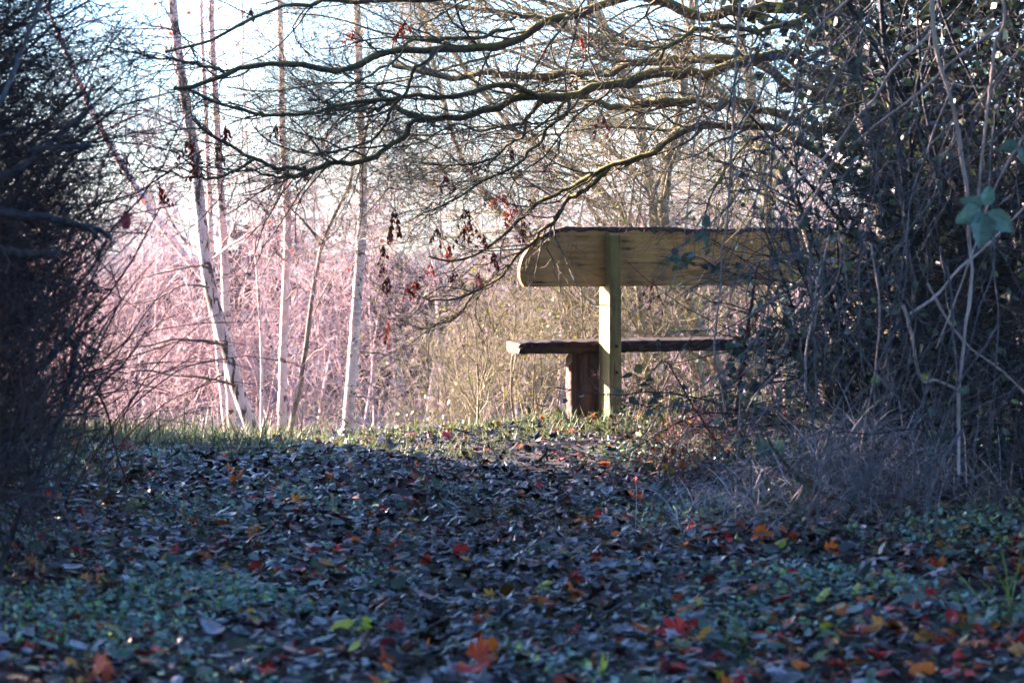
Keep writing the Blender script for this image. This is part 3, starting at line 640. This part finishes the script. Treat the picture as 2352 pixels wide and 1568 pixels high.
P = grow(S, np.c_[U(-.2, .5, n), rng.normal(size=n) * .4, U(.6, 1.4, n)], U(.8, 1.7, n), 14, .10, (.03, 0, -.09)); R = taper(U(.003, .005, n), .0016, 14)
parts = [tubes(P, R, 4)]; tw_ = branch_out(P, R, [dict(k=8, L=.35, n=6, wig=.18, rmax=.003), dict(k=3, L=.14, n=4, wig=.2, rmax=.002)], parts)
obj('stems', twig_mesh(parts), M_bramble, low, kind='stuff'); obj('leaves', scatter_leaves([P] + tw_, 2400, .022, DG + [(.10, .14, .03)], sel=lambda p: project(p)[:, 0] < 235), M_green, low, kind='stuff')

# ------------------------------------------------------------------ right thicket
lvR = [dict(k=18, L=1.0, n=9, wig=.16, rr=.5, rmax=.008, a0=.6, a1=1.3, bias=(-.35, -.1, -.15), trop=(0, 0, -.05), sides=4, t0=.05),
       dict(k=11, L=.5, n=6, wig=.25, rmax=.0046, trop=(0, 0, -.03))]
for lv_ in lvR[1:]: lv_['keep'] = right_of
lvR[1]['prune'] = lambda P: (project(P)[..., 0].min(1) < 2352 + 200) & (project(P)[..., 1].max(1) > -200)
BG = [(.05, .10, .07), (.07, .12, .08), (.04, .08, .06), (.12, .17, .05)]
for lab, cx, cy, ns, h, bxy in [('lower thorn bush in front of the right end of the seat', 1.75, 11.7, 12, 1.9, (.45, .5)), ('dense thorn bush hiding the right end of the bench', 2.35, 11.0, 14, 3.0, (.6, .7)), ('dense dark thorn bush filling the right edge', 2.75, 9.4, 14, 3.2, (.6, .7)), ('tall thorn bush behind the right-hand tangle', 3.3, 12.6, 13, 3.8, (.9, .6))]:
    bush('thorn_bush', lab, cx, cy, ns, h, .8, M_dark, M_dark, lvR, 'bush', 'thorn thicket on the right', r0=.017, box=bxy, wig=.08, leaves=dict(n=2200, size=.04, cols=BG))
# dark bushes added as backing so that the thicket's gaps go black
for lab, cx, cy in [('ivy-clad dark bush deep inside the right thicket', 2.72, 11.95), ('dark ivy bush beyond the tangle at the right edge', 4.3, 13.6)]:
    z = float(gz(cx, cy)); t = thing('added_ivy_bush', lab, 'bush', (cx, cy, z), 'ivy bushes in the right thicket')
    P = grow(np.c_[cx + U(-.3, .3, 6), cy + U(-.3, .3, 6), np.full(6, z)], np.c_[rng.normal(size=(6, 2)) * .25, np.ones(6)], U(2.5, 3.6, 6), 14, .08); R = taper(np.full(6, .025), .008, 14)
    for i in range(6): V, Q = tubes(P[i:i + 1], R[i:i + 1], 6); obj('stem', mesh_np('stem', V, Q), M_dark, t)
    n = 8000; a = U(0, 6.283, n); zz = U(0, 1, n); rr = 1.15 * np.sqrt(U(.05, 1, n)) * np.sqrt(np.clip(1 - zz**3, .05, 1))
    obj('leaves', leaf_cloud(np.c_[cx + rr * np.cos(a), cy + rr * np.sin(a), z + zz * 3.6], n, .08, [(.012, .022, .016), (.018, .03, .02)], .4, DIA), M_green, t, kind='stuff')
stick('shrub_trunk', 'dark upright trunk low in the right-hand tangle', [(2125, 1130), (2118, 1000), (2110, 920), (2093, 828), (2080, 740), (2070, 600)], 10.6, 10.8, 34, 22, M_dark, 24, 'trunk')
VINES = [
 ('long pale vine hanging near the right edge from the top to the ground', [(2140, -30), (2143, 51), (2153, 130), (2177, 204), (2198, 283), (2208, 361), (2222, 443), (2224, 524), (2232, 638), (2217, 755), (2210, 828), (2202, 919), (2202, 1088)], 8.6, 13, 9),
 ('pale vine running close right of the long one, ending at the big leaf', [(2303, -20), (2307, 51), (2286, 102), (2276, 187), (2262, 307), (2252, 392), (2245, 470)], 8.4, 10, 8),
 ('pinkish stem slanting down left from the top, left part of right thicket', [(1960, -10), (1891, 51), (1840, 95), (1789, 157), (1748, 211), (1700, 300)], 9.6, 8, 4),
 ('pink-brown stem slanting across behind the long pale vine', [(2300, 58), (2198, 133), (2113, 211), (2027, 276), (1960, 330)], 9.2, 9, 6),
 ('curved pale stem sweeping down left to the plank top', [(2135, 80), (2062, 147), (2034, 184), (2010, 225), (1959, 280), (1925, 327), (1874, 382), (1796, 440)], 9.4, 9, 6),
 ('short bright stem slanting to the plank, below the curved one', [(1929, 327), (1912, 375), (1884, 426), (1857, 477), (1833, 518)], 9.2, 10, 7),
 ('thin reddish vine hanging straight past the middle of the bench back', [(1601, -20), (1610, 136), (1598, 290), (1588, 392), (1574, 525), (1559, 613), (1541, 657), (1523, 697)], 10.5, 5, 3),
 ('pale upright shoot in front of plank and seat board', [(1700, 0), (1690, 150), (1680, 350), (1669, 522), (1658, 569), (1655, 642), (1651, 694), (1640, 807), (1652, 860), (1665, 940)], 10.3, 7, 6),
 ('bleached zigzag stem bending right beside the dark trunk', [(2075, 700), (2093, 766), (2107, 846), (2122, 876), (2145, 872), (2166, 879), (2199, 894)], 9.0, 10, 7),
 ('straight pale stem slanting down right at the far right', [(2130, 650), (2180, 740), (2230, 800), (2300, 850), (2380, 930)], 9.0, 9, 6),
 ('pale stem rising to the right edge from the bramble tangle', [(2090, 720), (2150, 680), (2200, 620), (2260, 570), (2330, 500), (2390, 440)], 8.8, 8, 6),
 ('yellowish stem standing in front of the hidden bench end', [(1850, 900), (1852, 800), (1868, 720), (1875, 660), (1890, 600), (1905, 540)], 9.8, 7, 5),
 ('pale stem dropping from the bench back into dry grass', [(1925, 530), (1930, 600), (1915, 660), (1880, 700), (1870, 760)], 9.8, 6, 4),
 ('tall pale stem beside the grass clump at the right', [(2000, 560), (2020, 700), (2010, 850), (1990, 950), (1975, 1050)], 9.6, 6, 5),
 ('thin bleached stalk hanging down to the leaf litter', [(1700, 900), (1695, 1000), (1690, 1100), (1690, 1180), (1688, 1270)], 9.4, 4, 3),
 ('long thin stem slanting across the right edge', [(2360, 300), (2290, 420), (2240, 560), (2190, 700), (2150, 800)], 8.6, 7, 5)]
for lab, pix, y, w0, w1 in VINES: stick('climbing_vine', lab, pix, y, y + .3, w0 * .8, w1 * .8, M_vine, 44, 'vine', 'pale stems in the right thicket', .16, .10)
# grey dry stems criss-crossing
tg = thing('vine_tangle', 'grey tangle of thin dry stems draped over the right thicket', 'vines', (2.3, 9.4, float(gz(2.3, 9.4))))
n = 190; px = U(1690, 2420, n); py = U(-60, 1000, n); yy = U(8.4, 10.8, n); S = np.array([at(a, b_, c_) for a, b_, c_ in zip(px, py, yy)])
P = grow(S, np.c_[rng.normal(size=n) * .5 - .25, rng.normal(size=n) * .15, -U(.5, 1.2, n)], U(.35, 1.0, n), 14, .11, (0, 0, -.02)); R = taper(U(.0022, .0048, n), .0016, 14)
parts = [tubes(P, R, 4)]; tw_ = branch_out(P, R, [dict(k=5, L=.28, n=6, wig=.2, rmax=.0025)], parts); obj('stems', twig_mesh(parts), M_grey, tg, kind='stuff')
# arching dark bramble canes with leaves at the front of the thicket
for lab, pix, y, w, nl in [('dark thorny bramble cane reaching left in front of the post foot', [(1760, 990), (1700, 950), (1640, 925), (1560, 905), (1480, 900), (1420, 908), (1350, 900), (1270, 890)], 11.5, 5, 10),
                           ('bramble cane arching from the tangle under the seat board', [(1680, 1060), (1610, 960), (1560, 880), (1530, 830), (1500, 850), (1470, 900)], 11.5, 6, 30),
                           ('greenish upright stem rising in front of the right seat end', [(1690, 940), (1700, 860), (1715, 760), (1730, 660), (1745, 600)], 10.6, 14, 20),
                           ('dark bramble cane crossing the back plank with drooping leaves', [(1920, 690), (1820, 650), (1740, 640), (1660, 620), (1600, 590), (1560, 600)], 10.6, 5, 60),
                           ('bramble cane bending down through the dry grass', [(1980, 960), (1900, 990), (1850, 1010), (1800, 1100), (1740, 1190)], 10, 9, 40),
                           ('dark low cane lying across the foot of the dry grass', [(2140, 1180), (2050, 1140), (1960, 1150), (1880, 1130), (1800, 1060), (1760, 1000)], 9.6, 12, 50),
                           ('bramble cane with broad leaves left of the dry grass clump', [(1760, 1180), (1720, 1080), (1700, 1000), (1720, 900), (1770, 820), (1800, 740)], 10.4, 7, 130),
                           ('bramble cane with broad leaves around the seat end', [(1900, 960), (1850, 860), (1820, 800), (1760, 760), (1700, 790), (1660, 860)], 10.6, 6, 150)]:
    t, p, r = stick('bramble_cane', lab, pix, y, y + .2, w, max(2.5, w * .4), M_bramble, 34, 'bramble', 'bramble canes on the right', .4, .1)
    parts = []; tw_ = branch_out(p[None], r[None], [dict(k=14, L=.28, n=7, wig=.18, rmax=.0032), dict(k=4, L=.13, n=4, wig=.18, rmax=.0022)], parts)
    obj('twigs', twig_mesh(parts), M_bramble, t, kind='stuff'); obj('leaves', scatter_leaves([p[None]] + tw_, int(nl * 1.2), .046, BG), M_green, t, kind='stuff')
# red-brown tangle between bench and thicket
bt = thing('bramble_tangle', 'low reddish bramble tangle with yellow leaves right of the post', 'bramble', tuple(at(1600, 1050, 12.6)))
n = 60; S = np.array([at(a, 1060, y) for a, y in zip(U(1500, 1720, n), U(12.0, 13.2, n))]); S[:, 2] = gz(S[:, 0], S[:, 1])
P = grow(S, np.c_[rng.normal(size=(n, 2)) * .5, U(.5, 1.3, n)], U(.25, .7, n), 12, .14, (0, 0, -.09)); R = taper(U(.002, .004, n), .0012, 12)
parts = [tubes(P, R, 4)]; tw_ = branch_out(P, R, [dict(k=6, L=.2, n=6, wig=.2, rmax=.002), dict(k=3, L=.1, n=4, wig=.2, rmax=.0015)], parts)
obj('stems', twig_mesh(parts), M_bramble, bt, kind='stuff'); obj('leaves', scatter_leaves([P] + tw_, 160, .04, [(.45, .27, .03), (.35, .08, .02), (.25, .22, .04), (.10, .03, .02)]), M_green, bt, kind='stuff')
# broad leaves hanging near the right edge, close to the camera: each leaf its own part
def sprig(label, px, py, Y, leaves, cat='leaf sprig'):
    c_ = at(px, py, Y); t = thing('leaf_sprig', label, cat, c_)
    k = Y / F
    for dx, dy, l, w in leaves:
        d = norm(np.array([dx, 0., -dy]) + 1e-6); d = norm(d + [0, U(-.5, .1), 0]); x = norm(np.cross(d, [0, -1, .25])); nn = np.cross(x, d)
        t_ = np.linspace(0, 1, 9); wd = np.sin(np.pi * t_**.8)**.8; Lm, W = l * k, w * k
        V = []
        for a, ww in zip(t_, wd):
            for sd in (-1, -.5, 0, .5, 1):
                V.append(c_ + d * (.12 * Lm + a * Lm) + x * sd * ww * W / 2 * (1 + .08 * rng.normal()) + nn * (abs(sd) * ww * W * .18 - a * a * Lm * .15))
        I = [(i * 5 + j, i * 5 + j + 1, i * 5 + j + 6, i * 5 + j + 5) for i in range(8) for j in range(4)]
        obj('leaf', mesh_np('leaf', np.array(V), np.array(I), np.tile(np.array([.06, .13, .09]) * U(.8, 1.3), (45, 1))), M_green, t)
    V, Q = tubes(spline([c_ + [0, .05, .14], c_ + [.02, .02, .06], c_], 8)[None], np.full((1, 8), .0016), 5); obj('stalk', mesh_np('stalk', V, Q), M_bramble, t)
sprig('five-fingered green leaf sprig hanging blurred near the right edge', 2262, 480, 7.2, [(-60, 25, 70, 48), (-15, 70, 85, 56), (50, 40, 75, 50), (10, -50, 50, 34), (-45, -20, 55, 36)])
sprig('three small drooping leaves hanging in front of the back plank', 1620, 528, 10.4, [(2, -18, 32, 22), (-30, 30, 36, 17), (2, 34, 36, 17)])
sprig('round green leaf pair at the front of the dry grass', 1772, 1010, 9.8, [(-14, 14, 42, 44), (24, 26, 40, 34)])
sprig('pair of dark green leaves at the extreme right edge, mid height', 2345, 330, 7.6, [(-30, 6, 44, 30), (10, 30, 50, 30)])

# ------------------------------------------------------------------ grasses
def blades(S, L, w, lean, cols, n=5, droop=.12):
    M = len(S); D = np.c_[rng.normal(size=(M, 2)) * lean, np.ones(M)]
    P = grow(S, D, L, n, .06, (0, 0, -droop)); d = norm(np.c_[D[:, :2], np.zeros(M)] + 1e-6); a = U(0, 6.28, M)
    side = np.c_[np.cos(a), np.sin(a), np.zeros(M)]
    wd = (np.broadcast_to(w, (M,)))[:, None] * np.array([.7, 1, .85, .5, .06] if n == 5 else np.linspace(1, .06, n))
    V = np.stack([P - side[:, None] * wd[..., None], P + side[:, None] * wd[..., None]], 2).reshape(-1, 3)
    b0 = np.arange(M)[:, None] * n * 2 + np.arange(n - 1) * 2; Q = np.stack([b0, b0 + 1, b0 + 3, b0 + 2], -1).reshape(-1, 4)
    c = np.asarray(cols)[rng.integers(len(cols), size=M)] * U(.6, 1.3, M)[:, None]
    return V, Q, np.repeat(c, n * 2, 0)
def grass_obj(name, label, S, L, w, lean, cols, cat='grass', parent=None, droop=.12, matr=None):
    V, Q, c = blades(S, L, w, lean, cols, droop=droop); return obj(name, mesh_np(name, V, Q, c), matr or M_grass, parent, 'stuff', label, cat)
GC = [(.07, .12, .03), (.10, .145, .035), (.05, .09, .04), (.14, .13, .06)]
n = 27000; x = U(-3.6, 4, n); y = 13.2 - .8 * sstep(-.2, .8, x) + 3.2 * np.sqrt(U(0, 1, n)); k = (np.sin(x * 5 + y * 3) + np.sin(x * 2.1 - y * 4.3) + rng.normal(size=n) * .45) > -.35; x, y = x[k], y[k]
grass_obj('grass', 'short sunlit grass along the crest', np.c_[x, y, gz(x, y)], U(.05, .13, len(x)), U(.002, .004, len(x)), .55, GC)
n = 9000; x = U(-4.0, -1.0, n); y = U(11.2, 15.2, n); k = (x < -1.45 + .3 * np.sin(y * 3) - (y < 12.6) * .35); x, y = x[k], y[k]
grass_obj('long_grass', 'longer tufted grass below the thorn bush at the left', np.c_[x, y, gz(x, y)], U(.10, .34, len(x)), U(.002, .004, len(x)), .6, [(.06, .10, .035), (.08, .115, .04), (.13, .13, .07), (.045, .08, .04)], droop=.2)
n = 9000; x = U(-2.2, 2.4, n); y = U(5.6, 13, n); k = (np.sin(x * 2.3 + 1) + np.sin(y * 1.9 + x) + rng.normal(size=n) * .6) > .9; x, y = x[k], y[k]
grass_obj('sparse_grass', 'sparse grass blades poking through the leaf litter', np.c_[x, y, gz(x, y)], U(.05, .13, len(x)), U(.0014, .0026, len(x)), .5, GC)
for lab, px, py, Y, nb, L0, L1 in [('arching yellow-green grass tuft at the right edge', 2310, 1330, 7.3, 26, .2, .42), ('small upright grass tuft among red leaves at lower right', 1700, 1430, 6.9, 16, .08, .18), ('tall grass tuft beside the birch feet on the left', 470, 1030, 14.2, 22, .2, .4), ('lone curving grass blades left of centre on the crest', 610, 1030, 14.6, 8, .15, .3), ('bright grass tuft in front of the bench post', 1400, 1055, 13.4, 26, .06, .14)]:
    c_ = at(px, py, Y); z = float(gz(c_[0], c_[1])); t = thing('grass_tuft', lab, 'grass', (c_[0], c_[1], z), 'single grass tufts')
    S = np.c_[c_[0] + rng.normal(size=nb) * .03, c_[1] + rng.normal(size=nb) * .03, np.full(nb, z)]
    for i in range(nb):
        V, Q, c = blades(S[i:i + 1], U(L0, L1), U(.002, .0042), .55, [(.22, .26, .05), (.16, .22, .05)], 5, .22); obj('blade', mesh_np('blade', V, Q, c), M_grass, t)
# dry grass heaped at the foot of the right thicket
n = 2300; x = at(1900, 1000, 10.2)[0] + rng.normal(size=n) * .36; y = 10.0 + rng.normal(size=n) * .32; hh = .42 * np.exp(-((x - at(1930, 1000, 10.4)[0]) / .5)**2)
S = np.c_[x, y, gz(x, y) + U(0, 1, n) * hh]; V, Q, c = blades(S, U(.12, .38, n), U(.0016, .0034, n), 1.4, [(.32, .33, .38), (.46, .46, .50), (.18, .19, .23)], 5, .25)
obj('dry_grass', mesh_np('dry_grass', V, Q, c), M_grass, kind='stuff', label='pale heap of dead grass at the foot of the right thicket', cat='grass')
n = 300; x = U(1.1, 2.6, n); y = U(9.2, 11.5, n); S = np.c_[x, y, gz(x, y)]; P = grow(S, np.c_[rng.normal(size=(n, 2)) * .3, np.ones(n)], U(.3, .9, n), 8, .10); V, Q = tubes(P, taper(U(.001, .002, n), .0008, 8), 3)
obj('dry_stalks', mesh_np('dry_stalks', V, Q), M_grey, kind='stuff', label='thin dry stalks standing through the right thicket', cat='stalks')

# ------------------------------------------------------------------ fallen leaves
def maple(seed):
    """five-lobed leaf about 1 unit across with its own curl"""
    r_ = np.random.default_rng(seed)
    ang = np.radians([-90, -35, -8, 18, 44, 68, 90, 112, 136, 162, 188, 215]); rad = np.array([.12, .36, .55, .34, .60, .38, .68, .38, .60, .34, .55, .36]) * r_.uniform(.85, 1.15, 12)
    x, y = rad * np.cos(ang), rad * np.sin(ang)
    k = r_.uniform(-1.1, 1.1, 4); rr = x * x + y * y
    z = k[0] * x * x + k[1] * y * y * .7 + k[2] * x * y + .25 * k[3] * rr * np.sin(3 * ang) + .05 * r_.normal(size=12)
    V = np.vstack([np.c_[x, y, z], [[0, 0, 0]]]); i = np.arange(12); return V, np.stack([i, (i + 1) % 12, np.full(12, 12)], -1)
def maple_fine(seed):
    r_ = np.random.default_rng(seed + 99); h = [(90, .70), (81, .52), (76, .55), (68, .34), (60, .50), (54, .52), (47, .66), (41, .50), (34, .47), (22, .31), (12, .44), (2, .52), (-9, .41), (-30, .36), (-55, .27), (-80, .10)]
    pts_ = h + [(180 - a, r) for a, r in h[::-1] if a != 90]; ang = np.radians([a for a, _ in pts_]); rad = np.array([r for _, r in pts_]) * r_.uniform(.88, 1.1, len(pts_))
    x, y = rad * np.cos(ang), rad * np.sin(ang); k = r_.uniform(-1.3, 1.3, 4); rr = x * x + y * y
    z = k[0] * x * x + k[1] * y * y * .7 + k[2] * x * y + .4 * k[3] * rr * np.sin(3 * ang) + .03 * r_.normal(size=len(x)); m_ = len(x); i = np.arange(m_)
    return np.vstack([np.c_[x, y, z], [[0, 0, -.02]]]), np.stack([i, (i + 1) % m_, np.full(m_, m_)], -1)
def oval(seed):
    r_ = np.random.default_rng(seed); t = np.linspace(0, 2 * math.pi, 12, endpoint=False); x = .34 * np.cos(t); y = .55 * np.sin(t) * (1 + .05 * r_.normal(size=12))
    k = r_.uniform(-1, 1, 3); z = k[0] * x * x * 2 + k[1] * y * y * .6 + k[2] * x * y
    V = np.vstack([np.c_[x, y, z], [[0, 0, 0]]]); i = np.arange(12); return V, np.stack([i, (i + 1) % 12, np.full(12, 12)], -1)
TPL = [maple(i) for i in range(12)] + [oval(40 + i) for i in range(6)]
def rots(n, tilt):
    a = U(0, 6.283, n); tx = rng.normal(size=n) * tilt; ty = rng.normal(size=n) * tilt
    ca, sa, cx, sx, cy, sy = np.cos(a), np.sin(a), np.cos(tx), np.sin(tx), np.cos(ty), np.sin(ty); o = np.zeros(n); e = np.ones(n)
    Rz = np.stack([ca, -sa, o, sa, ca, o, o, o, e], -1).reshape(n, 3, 3); Rx = np.stack([e, o, o, o, cx, -sx, o, sx, cx], -1).reshape(n, 3, 3); Ry = np.stack([cy, o, sy, o, e, o, -sy, o, cy], -1).reshape(n, 3, 3)
    return Ry @ Rx @ Rz
n = 38000
y = np.sqrt(U(4.9**2, 16.0**2, n)); x = U(-1, 1, n) * (y * .235 + .45)
keep = (U(0, 1, n) < 1 - .5 * sstep(12.9, 14.0, y + .25 * np.sin(x * 4))); x, y = x[keep], y[keep]; n = len(x)
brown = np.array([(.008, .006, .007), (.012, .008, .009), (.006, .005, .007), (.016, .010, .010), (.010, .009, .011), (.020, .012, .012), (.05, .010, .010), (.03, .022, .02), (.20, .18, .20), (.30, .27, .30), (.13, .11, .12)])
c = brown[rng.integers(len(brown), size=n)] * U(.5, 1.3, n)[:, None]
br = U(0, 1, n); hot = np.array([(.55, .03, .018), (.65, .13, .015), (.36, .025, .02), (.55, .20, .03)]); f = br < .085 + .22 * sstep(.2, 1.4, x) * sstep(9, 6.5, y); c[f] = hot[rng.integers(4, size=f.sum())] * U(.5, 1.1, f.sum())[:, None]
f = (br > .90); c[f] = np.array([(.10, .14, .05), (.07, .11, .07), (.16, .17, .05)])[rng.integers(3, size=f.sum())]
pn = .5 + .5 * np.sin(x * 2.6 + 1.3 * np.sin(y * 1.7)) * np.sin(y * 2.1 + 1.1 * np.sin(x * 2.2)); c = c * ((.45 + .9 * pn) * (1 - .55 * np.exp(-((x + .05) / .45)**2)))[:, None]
tpl = rng.integers(len(TPL), size=n); s = U(.02, .062, n) + .03 * (U(0, 1, n) < .15); Rm = rots(n, .28); pos = np.c_[x, y, gz(x, y) + U(.004, .055, n) + s * .12]
Vs, Fs, Cs, o = [], [], [], 0
for k_, (tv, tf) in enumerate(TPL):
    w = np.where(tpl == k_)[0]
    V = np.einsum('nij,vj->nvi', Rm[w], tv) * s[w, None, None] + pos[w, None]; Vs.append(V.reshape(-1, 3)); Cs.append(np.repeat(c[w], 13, 0))
    Fs.append((o + np.arange(len(w))[:, None, None] * 13 + tf[None]).reshape(-1, 3)); o += len(w) * 13
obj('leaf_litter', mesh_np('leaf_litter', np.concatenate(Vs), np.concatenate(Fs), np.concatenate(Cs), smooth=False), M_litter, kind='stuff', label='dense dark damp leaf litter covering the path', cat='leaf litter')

# the bright leaves that can be picked out one by one
KIND = [('scarlet', (.60, .025, .018)), ('orange', (.74, .15, .012)), ('rust-red', (.46, .055, .015)), ('amber', (.62, .27, .025)), ('yellow-green', (.46, .46, .04)), ('dark crimson', (.26, .015, .02))]
LM = {kname: leafmat(kname.replace('-', '_').replace(' ', '_') + '_leaf', .42, .5, .3, kc) for kname, kc in KIND}
LME = {}
def leaf_mesh(k_, kname):
    if (k_, kname) not in LME:
        tv, tf = maple_fine(k_) if k_ < 12 else TPL[k_]
        st = np.array([[0, -.08, .0], [.01, -.3, .02], [.05, -.55, .0]]); V, Q = tubes(st[None], np.array([[.012, .01, .012]]), 3)
        Qt = np.concatenate([Q[:, [0, 1, 2]], Q[:, [0, 2, 3]]]) + len(tv)
        me = mesh_np('fallen_leaf', np.vstack([tv, V]), np.vstack([tf, Qt]), smooth=False); me.materials.append(LM[kname]); LME[(k_, kname)] = me
    return LME[(k_, kname)]
from mathutils import Matrix
def put_leaf(px, py, kname, size, k_, tilt=.45, label=None, up=.03):
    # where the line of sight through the pixel meets the ground
    lo, hi = 4.5, 16.5
    for _ in range(30):
        mid = (lo + hi) / 2; q = at(px, py, mid)
        if q[2] > gz(q[0], q[1]) + up: lo = mid
        else: hi = mid
    q = at(px, py, lo); y_ = q[1]
    o_ = bpy.data.objects.new('fallen_leaf', leaf_mesh(k_, kname)); col.objects.link(o_)
    o_.location = (q[0], q[1], float(gz(q[0], q[1])) + up + size * .15); o_.rotation_euler = (rng.normal() * tilt, rng.normal() * tilt, U(0, 6.28)); o_.scale = (size,) * 3
    zone = 'near litter' if py > 1330 else ('mid-path litter' if py > 1120 else 'far litter by the crest')
    side = ['at the far left', 'left of centre', 'just left of middle', 'just right of middle', 'right of centre', 'at the far right'][min(5, int(px / 392))]
    big = 'small' if size < .05 else ('large' if size > .064 else 'middling')
    o_['label'] = label or f'{big} {kname} {"lobed" if k_ < 12 else "oval"} leaf in the {zone}, {side}'
    o_['category'] = 'leaf'; o_['group'] = f'{kname} fallen leaves'
NAMED = [(1320, 1360, 'orange', .11, 0, 'large orange leaf left of a paler one on the lower middle path'), (1240, 1375, 'orange', .09, 1, None), (525, 1082, 'orange', .11, 2, 'bright orange maple leaf standing up on the left of the crest'), (540, 1110, 'orange', .12, 3, None), (515, 1050, 'orange', .09, 4, None),
         (785, 1442, 'yellow-green', .09, 13, 'left one of the yellow-green leaf pair at bottom centre'), (830, 1438, 'yellow-green', .09, 1, 'right one of the yellow-green leaf pair at bottom centre'), (815, 1492, 'yellow-green', .06, 14, 'small yellow-green leaf below the yellow-green pair'),
         (1100, 1520, 'rust-red', .12, 5, 'big rust-red leaf at the bottom edge, centre'), (1085, 1545, 'scarlet', .11, 6, None), (1130, 1500, 'orange', .1, 7, None), (1740, 1230, 'orange', .13, 8, 'large orange-brown leaf before the dry grass heap'), (235, 1330, 'orange', .09, 9, None),
         (1630, 1440, 'scarlet', .11, 0, None), (1560, 1460, 'scarlet', .12, 1, None), (1500, 1455, 'orange', .10, 2, None), (1610, 1475, 'amber', .10, 3, None), (1920, 1405, 'amber', .08, 14, 'pale amber oval leaf standing among green shoots at lower right'), (2240, 1480, 'orange', .11, 4, None), (2140, 1370, 'scarlet', .09, 5, None),
         (220, 1550, 'rust-red', .12, 6, 'rust-red leaf at the very bottom left'), (288, 512, None, 0, 0, None), (1455, 1145, 'orange', .11, 7, 'large orange leaf right of centre on the middle path'), (1890, 1370, 'yellow-green', .07, 13, None), (1960, 1360, 'yellow-green', .07, 15, None), (2010, 1355, 'yellow-green', .06, 16, None), (380, 1285, 'yellow-green', .07, 14, None), (1340, 945, 'yellow-green', .06, 13, None)]
cnt = 0
for px, py, kn, sz, k_, lab in NAMED:
    if kn: put_leaf(px, py, kn, sz * .8, k_, .55, lab, .05); cnt += 1
while cnt < 300:
    py = 1045 + 520 * U(0, 1)**.75; px = U(10, 2340)
    if py > 1300 and px < 1100 and U(0, 1) < .4: continue
    if py < 1200 and px > 1720: continue
    kn = KIND[rng.choice(6, p=[.26, .27, .2, .09, .06, .12])][0]
    put_leaf(px, py, kn, U(.035, .076), int(rng.integers(18)), .5); cnt += 1
# dark red leaf caught on the broken branch
q = at(288, 510, 7.8); o_ = bpy.data.objects.new('caught_leaf', leaf_mesh(14, 'dark crimson')); col.objects.link(o_); o_.location = q; o_.rotation_euler = (1.2, .3, .5); o_.scale = (.055,) * 3
o_['label'] = 'single dark red leaf caught on twigs above the broken branch'; o_['category'] = 'leaf'
# low green plants among the litter
n = 52000; y = U(5.2, 13.5, n); x = U(-1, 1, n) * (y * .22 + .3)
d = np.sin(x * 3.1 + 2) * np.sin(y * 2.2 + .6) + .6 * np.sin(x * 6.3 + y * 4.1) + .7 * sstep(-.1, -1.2, x) * sstep(9.5, 7, y) + .4 * sstep(.8, 1.8, x) - .9 * np.exp(-((x + .1) / .55)**2) + rng.normal(size=n) * .25
k = d > .40; x, y = x[k], y[k]; n = len(x); pts = np.c_[x, y, gz(x, y) + U(.02, .06, n) + .06 * U(0, 1, n) * np.clip(d[k] - .4, 0, 1.2)]
obj('ground_cover', leaf_cloud(pts, n, .024, [(.13, .26, .20), (.21, .36, .28), (.25, .36, .11), (.07, .16, .13)], -.1, DIA, .6), M_green, kind='stuff', label='low green ground-cover leaves growing through the litter', cat='ground cover')
n = 900; y = U(5.4, 13, n); x = U(-1, 1, n) * (y * .22 + .3); k = np.abs(x) > .35; x, y = x[k], y[k]; n = len(x)
obj('broad_ground_leaves', leaf_cloud(np.c_[x, y, gz(x, y) + U(.03, .09, n)], n, .06, [(.06, .11, .08), (.09, .14, .10), (.05, .09, .07)], -.05, OV, .7), M_green, kind='stuff', label='broader bluish-green leaves of low plants beside the path', cat='ground cover')
# fallen twigs
n = 260; y = U(5.5, 14, n); x = U(-1, 1, n) * (y * .22 + .2); S = np.c_[x, y, gz(x, y) + .05]; P = grow(S, np.c_[rng.normal(size=(n, 2)), rng.normal(size=n) * .12], U(.08, .35, n), 8, .14); V, Q = tubes(P, taper(U(.0015, .004, n), .0012, 8), 4)
obj('fallen_twigs', mesh_np('fallen_twigs', V, Q), M_grey, kind='stuff', label='thin dead twigs scattered over the leaf litter', cat='twigs')

# ------------------------------------------------------------------ haze
HX = 310; V = np.array([(sx * HX, 100 + sy * HX, z) for z in (-4.2, 12.5) for sx, sy in ((-1, -1), (1, -1), (1, 1), (-1, 1))], float)
Fh = np.array([(3, 2, 1, 0), (4, 5, 6, 7), (0, 1, 5, 4), (1, 2, 6, 5), (2, 3, 7, 6), (3, 0, 4, 7)])
m = bpy.data.materials.new('morning_haze'); m.use_nodes = True; nt = m.node_tree
nt.nodes.remove(nt.nodes['Principled BSDF']); pv = nt.nodes.new('ShaderNodeVolumePrincipled')
pv.inputs['Color'].default_value = (1, .93, .93, 1); pv.inputs['Density'].default_value = .00018; pv.inputs['Anisotropy'].default_value = .35
nt.links.new(pv.outputs[0], nt.nodes['Material Output'].inputs['Volume'])
obj('haze', mesh_np('haze', V, Fh, smooth=False), m, kind='stuff', label='thin morning haze filling the air over the slope', cat='haze')
